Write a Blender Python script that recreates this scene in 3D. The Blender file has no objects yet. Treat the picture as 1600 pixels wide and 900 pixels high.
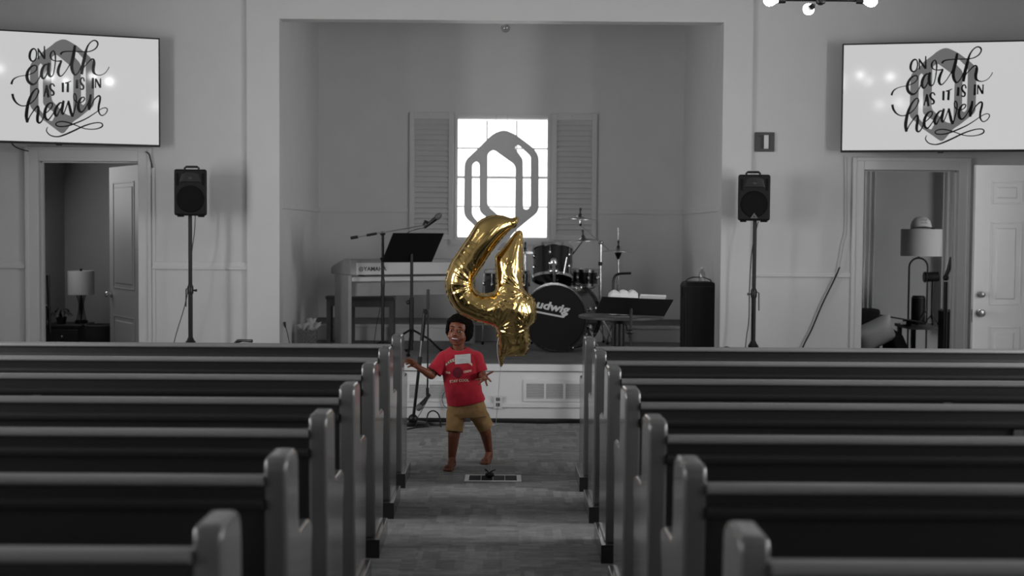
import bpy, bmesh, math, random
import numpy as np
from mathutils import Vector, Matrix, noise
from mathutils.bvhtree import BVHTree
random.seed(7)
S = bpy.context.scene
C = S.collection
PI = math.pi
V = Vector

# ------------------------------------------------------------------ camera
F, CH, PIT, ROL, YAW = 2068.0, 1.597, 0.0434, 0.007, 0.0085
cy, sy, cp, sp, cr, sr = math.cos(YAW), math.sin(YAW), math.cos(PIT), math.sin(PIT), math.cos(ROL), math.sin(ROL)
_R0 = V((cy, -sy, 0)); _U0 = V((sp*sy, sp*cy, cp)); FW = V((cp*sy, cp*cy, -sp))
RT = cr*_R0 + sr*_U0; UP = cr*_U0 - sr*_R0
CAM = V((0, 0, CH))
cd = bpy.data.cameras.new('camera'); cam = bpy.data.objects.new('camera', cd); C.objects.link(cam)
M4 = Matrix(((RT.x, UP.x, -FW.x, 0), (RT.y, UP.y, -FW.y, 0), (RT.z, UP.z, -FW.z, CH), (0, 0, 0, 1)))
cam.matrix_world = M4
cd.sensor_width = 36; cd.lens = F*36/1600; cd.clip_end = 200; cd.clip_start = .05
cd.dof.use_dof = True; cd.dof.focus_distance = 8.7; cd.dof.aperture_fstop = 2.0
S.camera = cam
def at(px, py, Y):
    """point of the place seen at pixel (px, py) that lies at depth Y"""
    d = FW*F + RT*(px-800) + UP*(450-py)
    return CAM + d*(Y/d.y)

# ------------------------------------------------------------------ world, exposure, daylight, added lights
S.view_settings.view_transform = 'Standard'; S.view_settings.look = 'None'
S.view_settings.gamma = 1; S.view_settings.use_curve_mapping = False
S.view_settings.exposure = 0.0
S.cycles.use_denoising = True
S.cycles.max_bounces = 8; S.cycles.diffuse_bounces = 5; S.cycles.glossy_bounces = 4
S.cycles.transparent_max_bounces = 12; S.cycles.caustics_reflective = False; S.cycles.caustics_refractive = False
S.cycles.sample_clamp_indirect = 4
w = bpy.data.worlds.new('overcast_sky'); S.world = w; w.use_nodes = True
w.node_tree.nodes['Background'].inputs[0].default_value = (1, 1, 1, 1)
w.node_tree.nodes['Background'].inputs[1].default_value = 3.2
def area(name, loc, target, sx, sz, power, spread=None):
    l = bpy.data.lights.new(name, 'AREA'); l.shape = 'RECTANGLE'; l.size = sx; l.size_y = sz; l.energy = power
    if spread: l.spread = spread
    o = bpy.data.objects.new(name, l); C.objects.link(o); o.location = loc
    o.rotation_euler = (V(target)-V(loc)).to_track_quat('-Z', 'Y').to_euler()
    return o
# daylight entering the assumed tall side windows of the nave (outside the panes), added lights behind the curtains of the right back room (no window built), and an added fill in the left one
WINY = (1.2, 4.1, 7.0)  # assumed side windows along the nave, out of view, put in for daylight
SIDE_P = 134
for yy, wgt in zip(WINY, (.45, .85, 1.3)):
    area('window_daylight', (-5.0, yy, 1.8), (0, yy+1.2, 1.4), 1.05, 2.1, SIDE_P*wgt)
    area('window_daylight', (5.0, yy, 1.8), (0, yy+1.2, 1.4), 1.05, 2.1, SIDE_P*1.15*wgt)
area('window_daylight', (-4.45, 12.7, 1.9), (-3, 13.0, 1.2), .8, 1.2, 8)  # added fill to brighten the left back room, no window stands here
area('window_daylight', (3.85, 14.27, 1.75), (3.85, 13.0, 1.75), .2, 1.4, 1.8)  # added light behind the left curtain for an assumed window, none built
area('window_daylight', (4.95, 14.27, 1.75), (4.95, 13.0, 1.75), .2, 1.4, .8)  # second added light, makes the right curtain glow without a window behind it

# ------------------------------------------------------------------ helpers
def lin(v):
    v /= 255.0
    return v/12.92 if v <= .04045 else ((v+.055)/1.055)**2.4
def g(v): a = lin(v); return (a, a, a)
def rgb(r, gg, b): return (lin(r), lin(gg), lin(b))
MATS = {}
def mat(name, col, rough=.6, metal=0, var=0, vscale=8, stretch=(1, 1, 1), bump=0, bscale=60, coat=0, emit=0, ecol=None, alpha=1, spec=.5, sheen=0, sss=0):
    m = bpy.data.materials.new(name); m.use_nodes = True; nt = m.node_tree; b = nt.nodes['Principled BSDF']
    b.inputs['Base Color'].default_value = (*col, 1); b.inputs['Roughness'].default_value = rough
    b.inputs['Metallic'].default_value = metal; b.inputs['Coat Weight'].default_value = coat; b.inputs['Coat Roughness'].default_value = .1
    b.inputs['Specular IOR Level'].default_value = spec; b.inputs['Alpha'].default_value = alpha
    b.inputs['Sheen Weight'].default_value = sheen
    if sss: b.inputs['Subsurface Weight'].default_value = sss; b.inputs['Subsurface Scale'].default_value = .01
    if emit: b.inputs['Emission Color'].default_value = (*(ecol or col), 1); b.inputs['Emission Strength'].default_value = emit
    if var or bump:
        tc = nt.nodes.new('ShaderNodeTexCoord'); mp = nt.nodes.new('ShaderNodeMapping'); nt.links.new(tc.outputs['Object'], mp.inputs[0])
        mp.inputs['Scale'].default_value = stretch
    if var:
        n = nt.nodes.new('ShaderNodeTexNoise'); n.inputs['Scale'].default_value = vscale; n.inputs['Detail'].default_value = 5
        nt.links.new(mp.outputs[0], n.inputs['Vector'])
        r = nt.nodes.new('ShaderNodeMapRange'); r.inputs[1].default_value = .25; r.inputs[2].default_value = .75
        r.inputs[3].default_value = 1-var; r.inputs[4].default_value = 1+var
        nt.links.new(n.outputs['Fac'], r.inputs[0])
        mx = nt.nodes.new('ShaderNodeVectorMath'); mx.operation = 'SCALE'; mx.inputs[0].default_value = col
        nt.links.new(r.outputs[0], mx.inputs['Scale']); nt.links.new(mx.outputs[0], b.inputs['Base Color'])
    if bump:
        n2 = nt.nodes.new('ShaderNodeTexNoise'); n2.inputs['Scale'].default_value = bscale; n2.inputs['Detail'].default_value = 3
        nt.links.new(mp.outputs[0], n2.inputs['Vector'])
        bp = nt.nodes.new('ShaderNodeBump'); bp.inputs['Strength'].default_value = bump; bp.inputs['Distance'].default_value = .01
        nt.links.new(n2.outputs['Fac'], bp.inputs['Height']); nt.links.new(bp.outputs[0], b.inputs['Normal'])
    MATS[name] = m
    return m

WALL = mat('wall_paint', g(208), .75, var=.03, vscale=3, bump=.05, bscale=120)
STAGEW = mat('stage_white_paint', g(226), .5, var=.02, vscale=4)
TRIM = mat('trim_paint', g(208), .45, var=.02, vscale=4)
ALC = mat('alcove_paint', g(212), .75, var=.03, vscale=3, bump=.05, bscale=120)
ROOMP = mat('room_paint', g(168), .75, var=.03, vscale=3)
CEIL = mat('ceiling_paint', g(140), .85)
PEW = mat('pew_wood', g(90), .24, var=.25, vscale=6, stretch=(1, 1, .15), bump=.02, bscale=40, coat=.45)
PEW_LIT = mat('pew_rail_wood', g(108), .4, var=.25, vscale=6, stretch=(.15, 1, 1), coat=.1)  # lighter copy of the pew wood, overhead light on the rail put into the colour
PEW_SHADED = mat('pew_panel_wood', g(28), .6, var=.25, vscale=5, stretch=(.12, 1, 1))  # darker copy of the pew wood, shade between the rows put into the colour
PLINTH = mat('plinth_black', g(30), .5)
CUSH = mat('pew_cushion', g(48), .9, bump=.2, bscale=200)
BLK = mat('black_plastic', g(13), .55, var=.1, spec=.3)
BLKM = mat('black_metal', g(15), .4, spec=.35)
BLKS = mat('black_satin', g(18), .4)
RUB = mat('rubber', g(18), .85, spec=.2)
GRY = mat('grey_plastic', g(95), .5)
DGRY = mat('dark_grey', g(62), .5)
CHR = mat('chrome', g(215), .12, metal=1)
STEEL = mat('brushed_steel', g(170), .3, metal=1)
WHT = mat('white_plastic', g(215), .45)
DOORW = mat('white_door_paint', g(212), .4, var=.02)
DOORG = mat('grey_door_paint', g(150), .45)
GRILL = mat('vent_grey', g(190), .5)
DARKHOLE = mat('vent_dark', g(45), .9)
SIGN = mat('painted_board', g(205), .7, var=.04)
SHUT = mat('shutter_paint', g(206), .6, var=.03)
CYM = mat('cymbal_bronze', g(205), .35, metal=1, var=.15, vscale=20)
DRUM = mat('drum_wrap', g(22), .12, coat=.6)
DHEAD = mat('drum_head_black', g(10), .6, spec=.2)
DLOGO = mat('drum_logo', g(205), .5)
SKINH = mat('drum_head_white', g(190), .6)
PIANO = mat('piano_wood', g(140), .5, var=.12, vscale=5, stretch=(.2, 1, 1))
PIANOD = mat('piano_panel', g(198), .5, var=.04)
BENCH = mat('bench_wood', g(82), .5, var=.2)
PRINTD = mat('dark_print', g(30), .6)
PAPER = mat('paper', g(225), .8)
FABW = mat('white_fabric', g(228), .9, bump=.2, bscale=150)
CURT = bpy.data.materials.new('curtain'); CURT.use_nodes = True
_n = CURT.node_tree; _n.nodes.remove(_n.nodes['Principled BSDF'])
_d = _n.nodes.new('ShaderNodeBsdfDiffuse'); _d.inputs[0].default_value = (.7, .7, .7, 1); _t = _n.nodes.new('ShaderNodeBsdfTranslucent'); _t.inputs[0].default_value = (.6, .6, .6, 1)
_m = _n.nodes.new('ShaderNodeMixShader'); _m.inputs[0].default_value = .45; _n.links.new(_d.outputs[0], _m.inputs[1]); _n.links.new(_t.outputs[0], _m.inputs[2]); _n.links.new(_m.outputs[0], _n.nodes['Material Output'].inputs[0])
LSH = mat('lamp_shade', g(205), .9)
SOFA = mat('sofa_dark', g(30), .8)
DWOOD = mat('dark_wood', g(36), .4, var=.2)
LEAF = mat('leaf', g(60), .5)
CABLE = mat('cable', g(24), .5)
WCAB = mat('white_cable', g(185), .5)
SKIN = mat('skin', rgb(124, 72, 50), .5, var=.06, vscale=15, sss=.08)
HAIR = mat('hair', rgb(17, 12, 11), .95, bump=.6, bscale=160, spec=.1)
RED = mat('red_cotton', rgb(182, 16, 44), .85, var=.06, vscale=12, bump=.15, bscale=220, sheen=.2)
KHAKI = mat('khaki_cotton', rgb(162, 128, 84), .85, var=.06, vscale=14, bump=.15, bscale=220)
CREAM = mat('cream_print', rgb(222, 198, 178), .8)
NAVY = mat('dark_red_print', rgb(104, 12, 36), .85)
TAG = mat('name_tag_paper', rgb(205, 205, 205), .7)
EYEW = mat('eye_white', rgb(225, 215, 208), .3)
EYED = mat('eye_dark', rgb(22, 14, 10), .2)
MOUTH = mat('mouth', rgb(80, 26, 24), .5)
LIPS = mat('lips', rgb(122, 62, 54), .45)
TOOTH = mat('teeth', rgb(235, 230, 225), .3)
RIB = mat('white_ribbon', g(200), .4)
GOLD = mat('gold_foil', (.74, .52, .20), .12, metal=1, bump=.05, bscale=30)
SILV = mat('silver_foil', g(200), .15, metal=1)
BULB = mat('bulb_lit', (1, 1, 1), .2, emit=32)
SCREEN = mat('screen_lit', g(30), .07, emit=.55, ecol=(1, 1, 1), spec=.5)
SLOGO = mat('screen_grey', g(30), .07, emit=.125, ecol=(1, 1, 1), spec=.5)
STXT = mat('screen_black', g(18), .2, spec=.3)
FLORAL = mat('floral_print', g(105), .7, var=.98, vscale=75)
TISSUE = mat('tissue', g(205), .8, alpha=.75)
def glassmat(name, tint, gl, rough=.02):
    m = bpy.data.materials.new(name); m.use_nodes = True; nt = m.node_tree; nt.nodes.remove(nt.nodes['Principled BSDF'])
    t = nt.nodes.new('ShaderNodeBsdfTransparent'); t.inputs[0].default_value = (tint, tint, tint, 1)
    gs = nt.nodes.new('ShaderNodeBsdfGlossy'); gs.inputs['Roughness'].default_value = rough
    mx = nt.nodes.new('ShaderNodeMixShader'); mx.inputs[0].default_value = gl
    nt.links.new(t.outputs[0], mx.inputs[1]); nt.links.new(gs.outputs[0], mx.inputs[2])
    nt.links.new(mx.outputs[0], nt.nodes['Material Output'].inputs[0]); return m
GLASS = glassmat('window_glass', .96, .05)
CLEAR = glassmat('clear_plastic', .8, .12, .1)
def carpet(name, base, contrast):
    m = bpy.data.materials.new(name); m.use_nodes = True; nt = m.node_tree; b = nt.nodes['Principled BSDF']
    b.inputs['Roughness'].default_value = .95; b.inputs['Specular IOR Level'].default_value = .15
    tc = nt.nodes.new('ShaderNodeTexCoord')
    def bricks(scale, w_, h_, a, c_, off):
        mp = nt.nodes.new('ShaderNodeMapping'); nt.links.new(tc.outputs['Object'], mp.inputs[0]); mp.inputs['Location'].default_value = (off, off*.7, 0)
        k = nt.nodes.new('ShaderNodeTexBrick'); k.inputs['Scale'].default_value = scale; k.inputs['Brick Width'].default_value = w_; k.inputs['Row Height'].default_value = h_
        k.inputs['Mortar Size'].default_value = 0; k.inputs['Color1'].default_value = (a, a, a, 1); k.inputs['Color2'].default_value = (c_, c_, c_, 1); k.offset = .37
        k.inputs['Mortar'].default_value = (a, a, a, 1)
        nt.links.new(mp.outputs[0], k.inputs[0]); return k
    k1 = bricks(1, .5, .5, 1-contrast*.5, 1+contrast*.5, .1); k2 = bricks(1, .17, .045, 1-contrast, 1+contrast, .33); k3 = bricks(1, .05, .012, 1-contrast*.7, 1+contrast*.7, .9)
    kv = bricks(1, .045, .17, 1-contrast, 1+contrast, .21)
    ck = nt.nodes.new('ShaderNodeTexChecker'); ck.inputs['Scale'].default_value = 2.0; nt.links.new(tc.outputs['Object'], ck.inputs[0])
    mk = nt.nodes.new('ShaderNodeMix'); mk.data_type = 'RGBA'; nt.links.new(ck.outputs['Fac'], mk.inputs[0]); nt.links.new(k2.outputs['Color'], mk.inputs[6]); nt.links.new(kv.outputs['Color'], mk.inputs[7])
    class _K: outputs = {'Color': mk.outputs[2]}
    prev = None
    for k in (k1, _K, k3):
        mx = nt.nodes.new('ShaderNodeVectorMath'); mx.operation = 'MULTIPLY'
        if prev is None: mx.inputs[0].default_value = (base, base, base)
        else: nt.links.new(prev.outputs[0], mx.inputs[0])
        nt.links.new(k.outputs['Color'], mx.inputs[1]); prev = mx
    n = nt.nodes.new('ShaderNodeTexNoise'); n.inputs['Scale'].default_value = 300; nt.links.new(tc.outputs['Object'], n.inputs['Vector'])
    bp = nt.nodes.new('ShaderNodeBump'); bp.inputs['Strength'].default_value = .4; bp.inputs['Distance'].default_value = .01
    nt.links.new(n.outputs['Fac'], bp.inputs['Height']); nt.links.new(bp.outputs[0], b.inputs['Normal'])
    nt.links.new(prev.outputs[0], b.inputs['Base Color']); return m
CARPET = carpet('carpet_tile', lin(148), .2)
STCARP = carpet('stage_carpet', lin(124), .08)

def wloc(o):
    s = V((0, 0, 0))
    while o: s += o.location; o = o.parent
    return s
class MB:
    def __init__(s): s.v = []; s.f = []
    def add(s, vs, fs):
        n = len(s.v); s.v += [V(p) for p in vs]; s.f += [tuple(i+n for i in f) for f in fs]; return s
    def box(s, c, size, rot=None):
        hx, hy, hz = [k/2 for k in size]; c = V(c)
        vs = [V((x, y, z)) for x in (-hx, hx) for y in (-hy, hy) for z in (-hz, hz)]
        if rot is not None: vs = [rot @ p for p in vs]
        return s.add([c+p for p in vs], [(0, 1, 3, 2), (4, 6, 7, 5), (0, 4, 5, 1), (2, 3, 7, 6), (0, 2, 6, 4), (1, 5, 7, 3)])
    def bb(s, x0, x1, y0, y1, z0, z1): return s.box(((x0+x1)/2, (y0+y1)/2, (z0+z1)/2), (abs(x1-x0), abs(y1-y0), abs(z1-z0)))
    def tube(s, pts, r, seg=8, caps=True):
        pts = [V(p) for p in pts]; n = len(pts); rs = r if isinstance(r, (list, tuple)) else [r]*n
        t0 = (pts[1]-pts[0]).normalized(); a = t0.orthogonal().normalized(); base = len(s.v)
        for i, p in enumerate(pts):
            t = (pts[min(i+1, n-1)]-pts[max(i-1, 0)])
            t = t.normalized() if t.length > 1e-9 else t0
            a = (a - t*a.dot(t)); a = a.normalized() if a.length > 1e-6 else t.orthogonal().normalized()
            b = t.cross(a)
            s.v += [p + (a*math.cos(2*PI*k/seg) + b*math.sin(2*PI*k/seg))*rs[i] for k in range(seg)]
        for i in range(n-1):
            for k in range(seg):
                k2 = (k+1) % seg; s.f.append((base+i*seg+k, base+i*seg+k2, base+(i+1)*seg+k2, base+(i+1)*seg+k))
        if caps:
            s.f.append(tuple(base+k for k in reversed(range(seg)))); s.f.append(tuple(base+(n-1)*seg+k for k in range(seg)))
        return s
    def cyl(s, p0, p1, r0, r1=None, seg=16): return s.tube([p0, p1], [r0, r0 if r1 is None else r1], seg)
    def lathe(s, prof, o, axis=(0, 0, 1), seg=24, close=False):
        """prof: (radius, height) pairs along axis"""
        o = V(o); ax = V(axis).normalized(); a = ax.orthogonal().normalized(); b = ax.cross(a); base = len(s.v); n = len(prof)
        for r, h in prof:
            s.v += [o + ax*h + (a*math.cos(2*PI*k/seg)+b*math.sin(2*PI*k/seg))*max(r, 1e-4) for k in range(seg)]
        for i in range(n-1 if not close else n):
            j = (i+1) % n
            for k in range(seg):
                k2 = (k+1) % seg; s.f.append((base+i*seg+k, base+i*seg+k2, base+j*seg+k2, base+j*seg+k))
        if not close:
            s.f.append(tuple(base+k for k in reversed(range(seg)))); s.f.append(tuple(base+(n-1)*seg+k for k in range(seg)))
        return s
    def ell(s, c, r, rot=None, seg=20, rings=12):
        c = V(c); r = (r, r, r) if not isinstance(r, (tuple, list)) else r; base = len(s.v); vs = []
        for i in range(1, rings):
            th = PI*i/rings
            for k in range(seg):
                ph = 2*PI*k/seg; vs.append(V((r[0]*math.sin(th)*math.cos(ph), r[1]*math.sin(th)*math.sin(ph), r[2]*math.cos(th))))
        vs += [V((0, 0, r[2])), V((0, 0, -r[2]))]
        if rot is not None: vs = [rot @ p for p in vs]
        s.v += [c+p for p in vs]
        for i in range(rings-2):
            for k in range(seg):
                k2 = (k+1) % seg; s.f.append((base+i*seg+k, base+(i+1)*seg+k, base+(i+1)*seg+k2, base+i*seg+k2))
        T = base+(rings-1)*seg
        for k in range(seg):
            k2 = (k+1) % seg; s.f.append((T, base+k, base+k2)); s.f.append((T+1, base+(rings-2)*seg+k2, base+(rings-2)*seg+k))
        return s
    def cap(s, p0, p1, r0, r1, seg=14):
        s.ell(p0, r0, seg=seg, rings=10); s.ell(p1, r1, seg=seg, rings=10)
        d = V(p1)-V(p0)
        if d.length > 1e-5: s.tube([p0, p1], [r0, r1], seg)
        return s
    def prism(s, poly, fn0, fn1):
        """closed polygon list -> solid between fn0(p) and fn1(p)"""
        n = len(poly); base = len(s.v); s.v += [V(fn0(p)) for p in poly] + [V(fn1(p)) for p in poly]
        s.f.append(tuple(base+i for i in range(n))); s.f.append(tuple(base+n+i for i in reversed(range(n))))
        for i in range(n):
            j = (i+1) % n; s.f.append((base+i, base+n+i, base+n+j, base+j))
        return s
    def mesh(s, name, off=V((0, 0, 0))):
        me = bpy.data.meshes.new(name); me.from_pydata([tuple(p-off) for p in s.v], [], s.f); me.update()
        bm = bmesh.new(); bm.from_mesh(me); bmesh.ops.recalc_face_normals(bm, faces=bm.faces); bm.to_mesh(me); bm.free()
        return me
    def build(s, name, m, parent=None, smooth=False, bevel=0, bseg=2, origin=None, ang=40):
        if parent is not None: off = wloc(parent)
        elif origin is not None: off = V(origin)
        else:
            xs = [p.x for p in s.v]; ys = [p.y for p in s.v]; zs = [p.z for p in s.v]
            off = V(((min(xs)+max(xs))/2, (min(ys)+max(ys))/2, min(zs)))
        me = s.mesh(name, off)
        return link(name, me, m, parent, smooth, bevel, bseg, off if parent is None else None, ang)
def link(name, me, m, parent=None, smooth=False, bevel=0, bseg=2, loc=None, ang=40):
    o = bpy.data.objects.new(name, me); C.objects.link(o)
    if m is not None: me.materials.clear(); me.materials.append(m)
    if parent is not None: o.parent = parent
    if loc is not None: o.location = loc
    if smooth or bevel:
        me.shade_smooth(); me.set_sharp_from_angle(angle=math.radians(ang))
    if bevel:
        b = o.modifiers.new('edge_round', 'BEVEL'); b.width = bevel; b.segments = bseg; b.limit_method = 'ANGLE'; b.angle_limit = math.radians(35)
        b.harden_normals = False
        me.shade_smooth(); me.set_sharp_from_angle(angle=PI)
        wn = o.modifiers.new('weighted', 'WEIGHTED_NORMAL'); wn.keep_sharp = False; wn.weight = 80
    return o
def thing(name, label, cat, loc=(0, 0, 0), group=None):
    o = bpy.data.objects.new(name, None); C.objects.link(o); o.location = loc; o.empty_display_size = .1
    o['label'] = label; o['category'] = cat
    if group: o['group'] = group
    return o
def tag(o, label, cat, group=None):
    o['label'] = label; o['category'] = cat
    if group: o['group'] = group
    return o
def struct(o, label=None):
    o['kind'] = 'structure'
    if label: o['label'] = label
    return o
def dup(root, loc, rz=0, label=None):
    def cp_(o, par):
        c = o.copy(); C.objects.link(c); c.parent = par
        for ch in list(o.children): cp_(ch, c)
        return c
    r = cp_(root, None); r.location = loc; r.rotation_euler = (0, 0, rz)
    if label: r['label'] = label
    return r
def bake(o):
    dg = bpy.context.evaluated_depsgraph_get(); me = bpy.data.meshes.new_from_object(o.evaluated_get(dg))
    old = o.data; bpy.data.objects.remove(o)
    return me
def remesh(mb, voxel, it=3, fac=.5):
    me = mb.mesh('tmp'); o = bpy.data.objects.new('tmp', me); C.objects.link(o)
    r = o.modifiers.new('r', 'REMESH'); r.mode = 'VOXEL'; r.voxel_size = voxel
    if it: sm = o.modifiers.new('s', 'SMOOTH'); sm.factor = fac; sm.iterations = it
    return bake(o)
def textmesh(body, size, extrude=0.0, align='CENTER', shear=0, offset=0, space=1.0):
    c = bpy.data.curves.new('t', 'FONT'); c.body = body; c.size = size; c.extrude = extrude; c.align_x = align; c.align_y = 'CENTER'
    c.shear = shear; c.offset = offset; c.space_character = space; c.resolution_u = 3
    o = bpy.data.objects.new('t', c); C.objects.link(o); return bake(o)
def polymesh(loops, extrude, bevel=0):
    """filled 2-D outline with holes -> mesh in the XY plane"""
    c = bpy.data.curves.new('p', 'CURVE'); c.dimensions = '2D'; c.fill_mode = 'BOTH'; c.extrude = extrude; c.bevel_depth = bevel
    for L in loops:
        sp_ = c.splines.new('POLY'); sp_.points.add(len(L)-1); sp_.use_cyclic_u = True
        for q, p in zip(sp_.points, L): q.co = (p[0], p[1], 0, 1)
    o = bpy.data.objects.new('p', c); C.objects.link(o); return bake(o)
def roundloop(L, r, n=5):
    out = []; k = len(L)
    for i in range(k):
        p = V(L[i]); a = V(L[i-1])-p; b = V(L[(i+1) % k])-p; rr = min(r, a.length*.45, b.length*.45)
        A = p+a.normalized()*rr; B = p+b.normalized()*rr
        for j in range(n+1):
            t = j/n; out.append((1-t)**2*A + 2*t*(1-t)*p + t*t*B)
    return [(q.x, q.y) for q in out]
def spline(P, n=6, closed=False):
    P = [tuple(p) for p in P]; out = []; k = len(P)
    for i in range(k-1 if not closed else k):
        p1, p2 = P[i], P[(i+1) % k]
        p0 = P[i-1] if (i > 0 or closed) else p1; p3 = P[(i+2) % k] if (i+2 < k or closed) else p2
        for j in range(n):
            t = j/n; out.append(tuple(.5*((2*b)+(-a+c)*t+(2*a-5*b+4*c-d)*t*t+(-a+3*b-3*c+d)*t**3) for a, b, c, d in zip(p0, p1, p2, p3)))
    if not closed: out.append(P[-1])
    return out

# ================================================================== the setting
NX, WT, CZ = 4.75, .14, 4.0
YW = 11.7; YB = 14.2; YS = 11.0; SZ = .49; PZ = .652; YP = 13.2
AXL, AXR = -1.955, 1.945
struct(MB().bb(-5.2, 6.4, -3.2, 14.5, -.1, 0).build('floor', CARPET), 'grey carpet floor of the aisle and nave')
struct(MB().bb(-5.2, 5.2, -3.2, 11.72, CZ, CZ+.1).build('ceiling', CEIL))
DLX0, DLX1, DLZ = at(62, 400, YW).x, at(217, 400, YW).x, at(140, 252, YW).z
DRX0, DRX1, DRZ = at(1347, 400, YW).x, at(1495, 400, YW).x, at(1420, 266, YW).z
AOZ = at(782, 32, YW).z
wf = MB()
wf.bb(-5.0, DLX0, YW, YW+WT, 0, CZ); wf.bb(DLX0, DLX1, YW, YW+WT, DLZ, CZ); wf.bb(DLX1, AXL, YW, YW+WT, 0, CZ)
wf.bb(AXL, AXR, YW, YW+WT, AOZ, CZ); wf.bb(AXR, DRX0, YW, YW+WT, 0, CZ); wf.bb(DRX0, DRX1, YW, YW+WT, DRZ, CZ); wf.bb(DRX1, 5.0, YW, YW+WT, 0, CZ)
struct(wf.build('wall_front', WALL))
def sidewall(name, sx):
    m = MB(); x0, x1 = sorted((sx*NX, sx*(NX+.16)))
    ys = [-3.2]
    for y in WINY: ys += [y-.5, y+.5]
    ys.append(YW)
    for i in range(0, len(ys), 2): m.bb(x0, x1, ys[i], ys[i+1], 0, CZ)
    for y in WINY: m.bb(x0, x1, y-.5, y+.5, 0, .8); m.bb(x0, x1, y-.5, y+.5, 2.8, CZ)
    struct(m.build(name, WALL))
    for y in WINY:
        sidewall.n += 1
        f = MB()
        for a, b in ((-.5, -.44), (.44, .5)): f.bb(x0+.04, x1-.04, y+a, y+b, .8, 2.8)
        for a, b in ((.8, .86), (2.74, 2.8), (1.77, 1.83)): f.bb(x0+.04, x1-.04, y-.44, y+.44, a, b)
        o = struct(f.build('window_%d' % sidewall.n, TRIM))  # assumed window, unseen, added to let the side daylight in
        for sgn in (-1, 1):
            MB().bb(sx*(NX+.07), sx*(NX+.075), y-.44, y+.44, .86 if sgn < 0 else 1.83, 1.77 if sgn < 0 else 2.74).build('pane', GLASS, o)
sidewall.n = 1
sidewall('wall_left', -1); sidewall('wall_right', 1)
struct(MB().bb(-5.0, 5.0, -3.2, -3.05, 0, CZ).build('wall_back', WALL))
# alcove shell
AZ = at(782, 37, YB).z + .05
struct(MB().bb(AXL-.12, AXL, YW+WT, YB+.12, 0, AZ).build('wall_alcove_left', ALC))
struct(MB().bb(AXR, AXR+.12, YW+WT, YB+.12, 0, AZ).build('wall_alcove_right', ALC))
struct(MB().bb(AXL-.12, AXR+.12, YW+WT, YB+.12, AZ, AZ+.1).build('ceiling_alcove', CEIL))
WX0, WX1 = at(711, 280, YB).x, at(859, 280, YB).x
WZ1, WZ0 = at(785, 177, YB).z, at(785, 375, YB).z
m = MB(); m.bb(AXL, WX0, YB, YB+.12, 0, AZ); m.bb(WX1, AXR, YB, YB+.12, 0, AZ); m.bb(WX0, WX1, YB, YB+.12, 0, WZ0); m.bb(WX0, WX1, YB, YB+.12, WZ1, AZ)
struct(m.build('wall_alcove_back', ALC))
# alcove window
wn = MB(); yf0, yf1 = YB-.012, YB+.10
wn.bb(WX0, WX0+.028, yf0, yf1, WZ0, WZ1); wn.bb(WX1-.028, WX1, yf0, yf1, WZ0, WZ1); wn.bb(WX0+.028, WX1-.028, yf0, yf1, WZ1-.02, WZ1); wn.bb(WX0+.028, WX1-.028, yf0, yf1, WZ0, WZ0+.03)
win = struct(wn.build('window_1', TRIM), 'bright white framed window with small panes in the alcove wall')
MB().bb(WX0-.05, WX1+.05, YB-.04, YB, WZ0-.05, WZ0).build('window_sill', ALC, win)
pz = [at(785, y, YB).z for y in (188, 231.5, 277, 323, 371)]; px_ = [WX0+.028, at(760.5, 280, YB).x, at(807, 280, YB).x, WX1-.028]
for i in range(4):
    for j in range(3):
        MB().bb(px_[j], px_[j+1], YB+.05, YB+.054, pz[i+1], pz[i]).build('pane', GLASS, win)
for j in (1, 2): MB().bb(px_[j]-.008, px_[j]+.008, YB+.035, YB+.07, pz[4], pz[0]).build('muntin', TRIM, win)
for i in (1, 2, 3):
    t = .014 if i == 2 else .008
    MB().bb(px_[0], px_[3], YB+.034, YB+.071, pz[i]-t, pz[i]+t).build('meeting_rail' if i == 2 else 'muntin', TRIM, win)
bl = MB().cyl((WX0+.03, YB+.03, pz[0]+.04), (WX1-.03, YB+.03, pz[0]+.04), .034)
tag(bl.build('roller_blind', WHT, None, smooth=True), 'rolled up white blind at the top of the alcove window', 'blind')
# casing of the alcove opening
PL0, PR1 = at(387, 300, YW).x, at(1172, 300, YW).x
t1 = MB().bb(PL0, AXL, YW-.035, YW, 0, AOZ).build('trim_1', TRIM); struct(t1, 'wide flat white casing round the alcove opening')
MB().bb(AXR, PR1, YW-.035, YW, 0, AOZ).build('casing_jamb', TRIM, t1)
MB().bb(PL0, PR1, YW-.035, YW, AOZ, CZ).build('casing_header', TRIM, t1)
MB().bb(AXL, AXL+.006, YW-.035, YW+WT, SZ+.002, AOZ).build('jamb_lining', TRIM, t1); MB().bb(AXR-.006, AXR, YW-.035, YW+WT, SZ+.002, AOZ).build('jamb_lining', TRIM, t1)
MB().bb(AXL+.006, AXR-.006, YW-.035, YW+WT, AOZ-.006, AOZ).build('head_lining', TRIM, t1)
tn = 1
def trim(mb, mt=TRIM, bevel=.004):
    global tn
    tn += 1; return struct(mb.build('trim_%d' % tn, mt, bevel=bevel))
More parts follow.
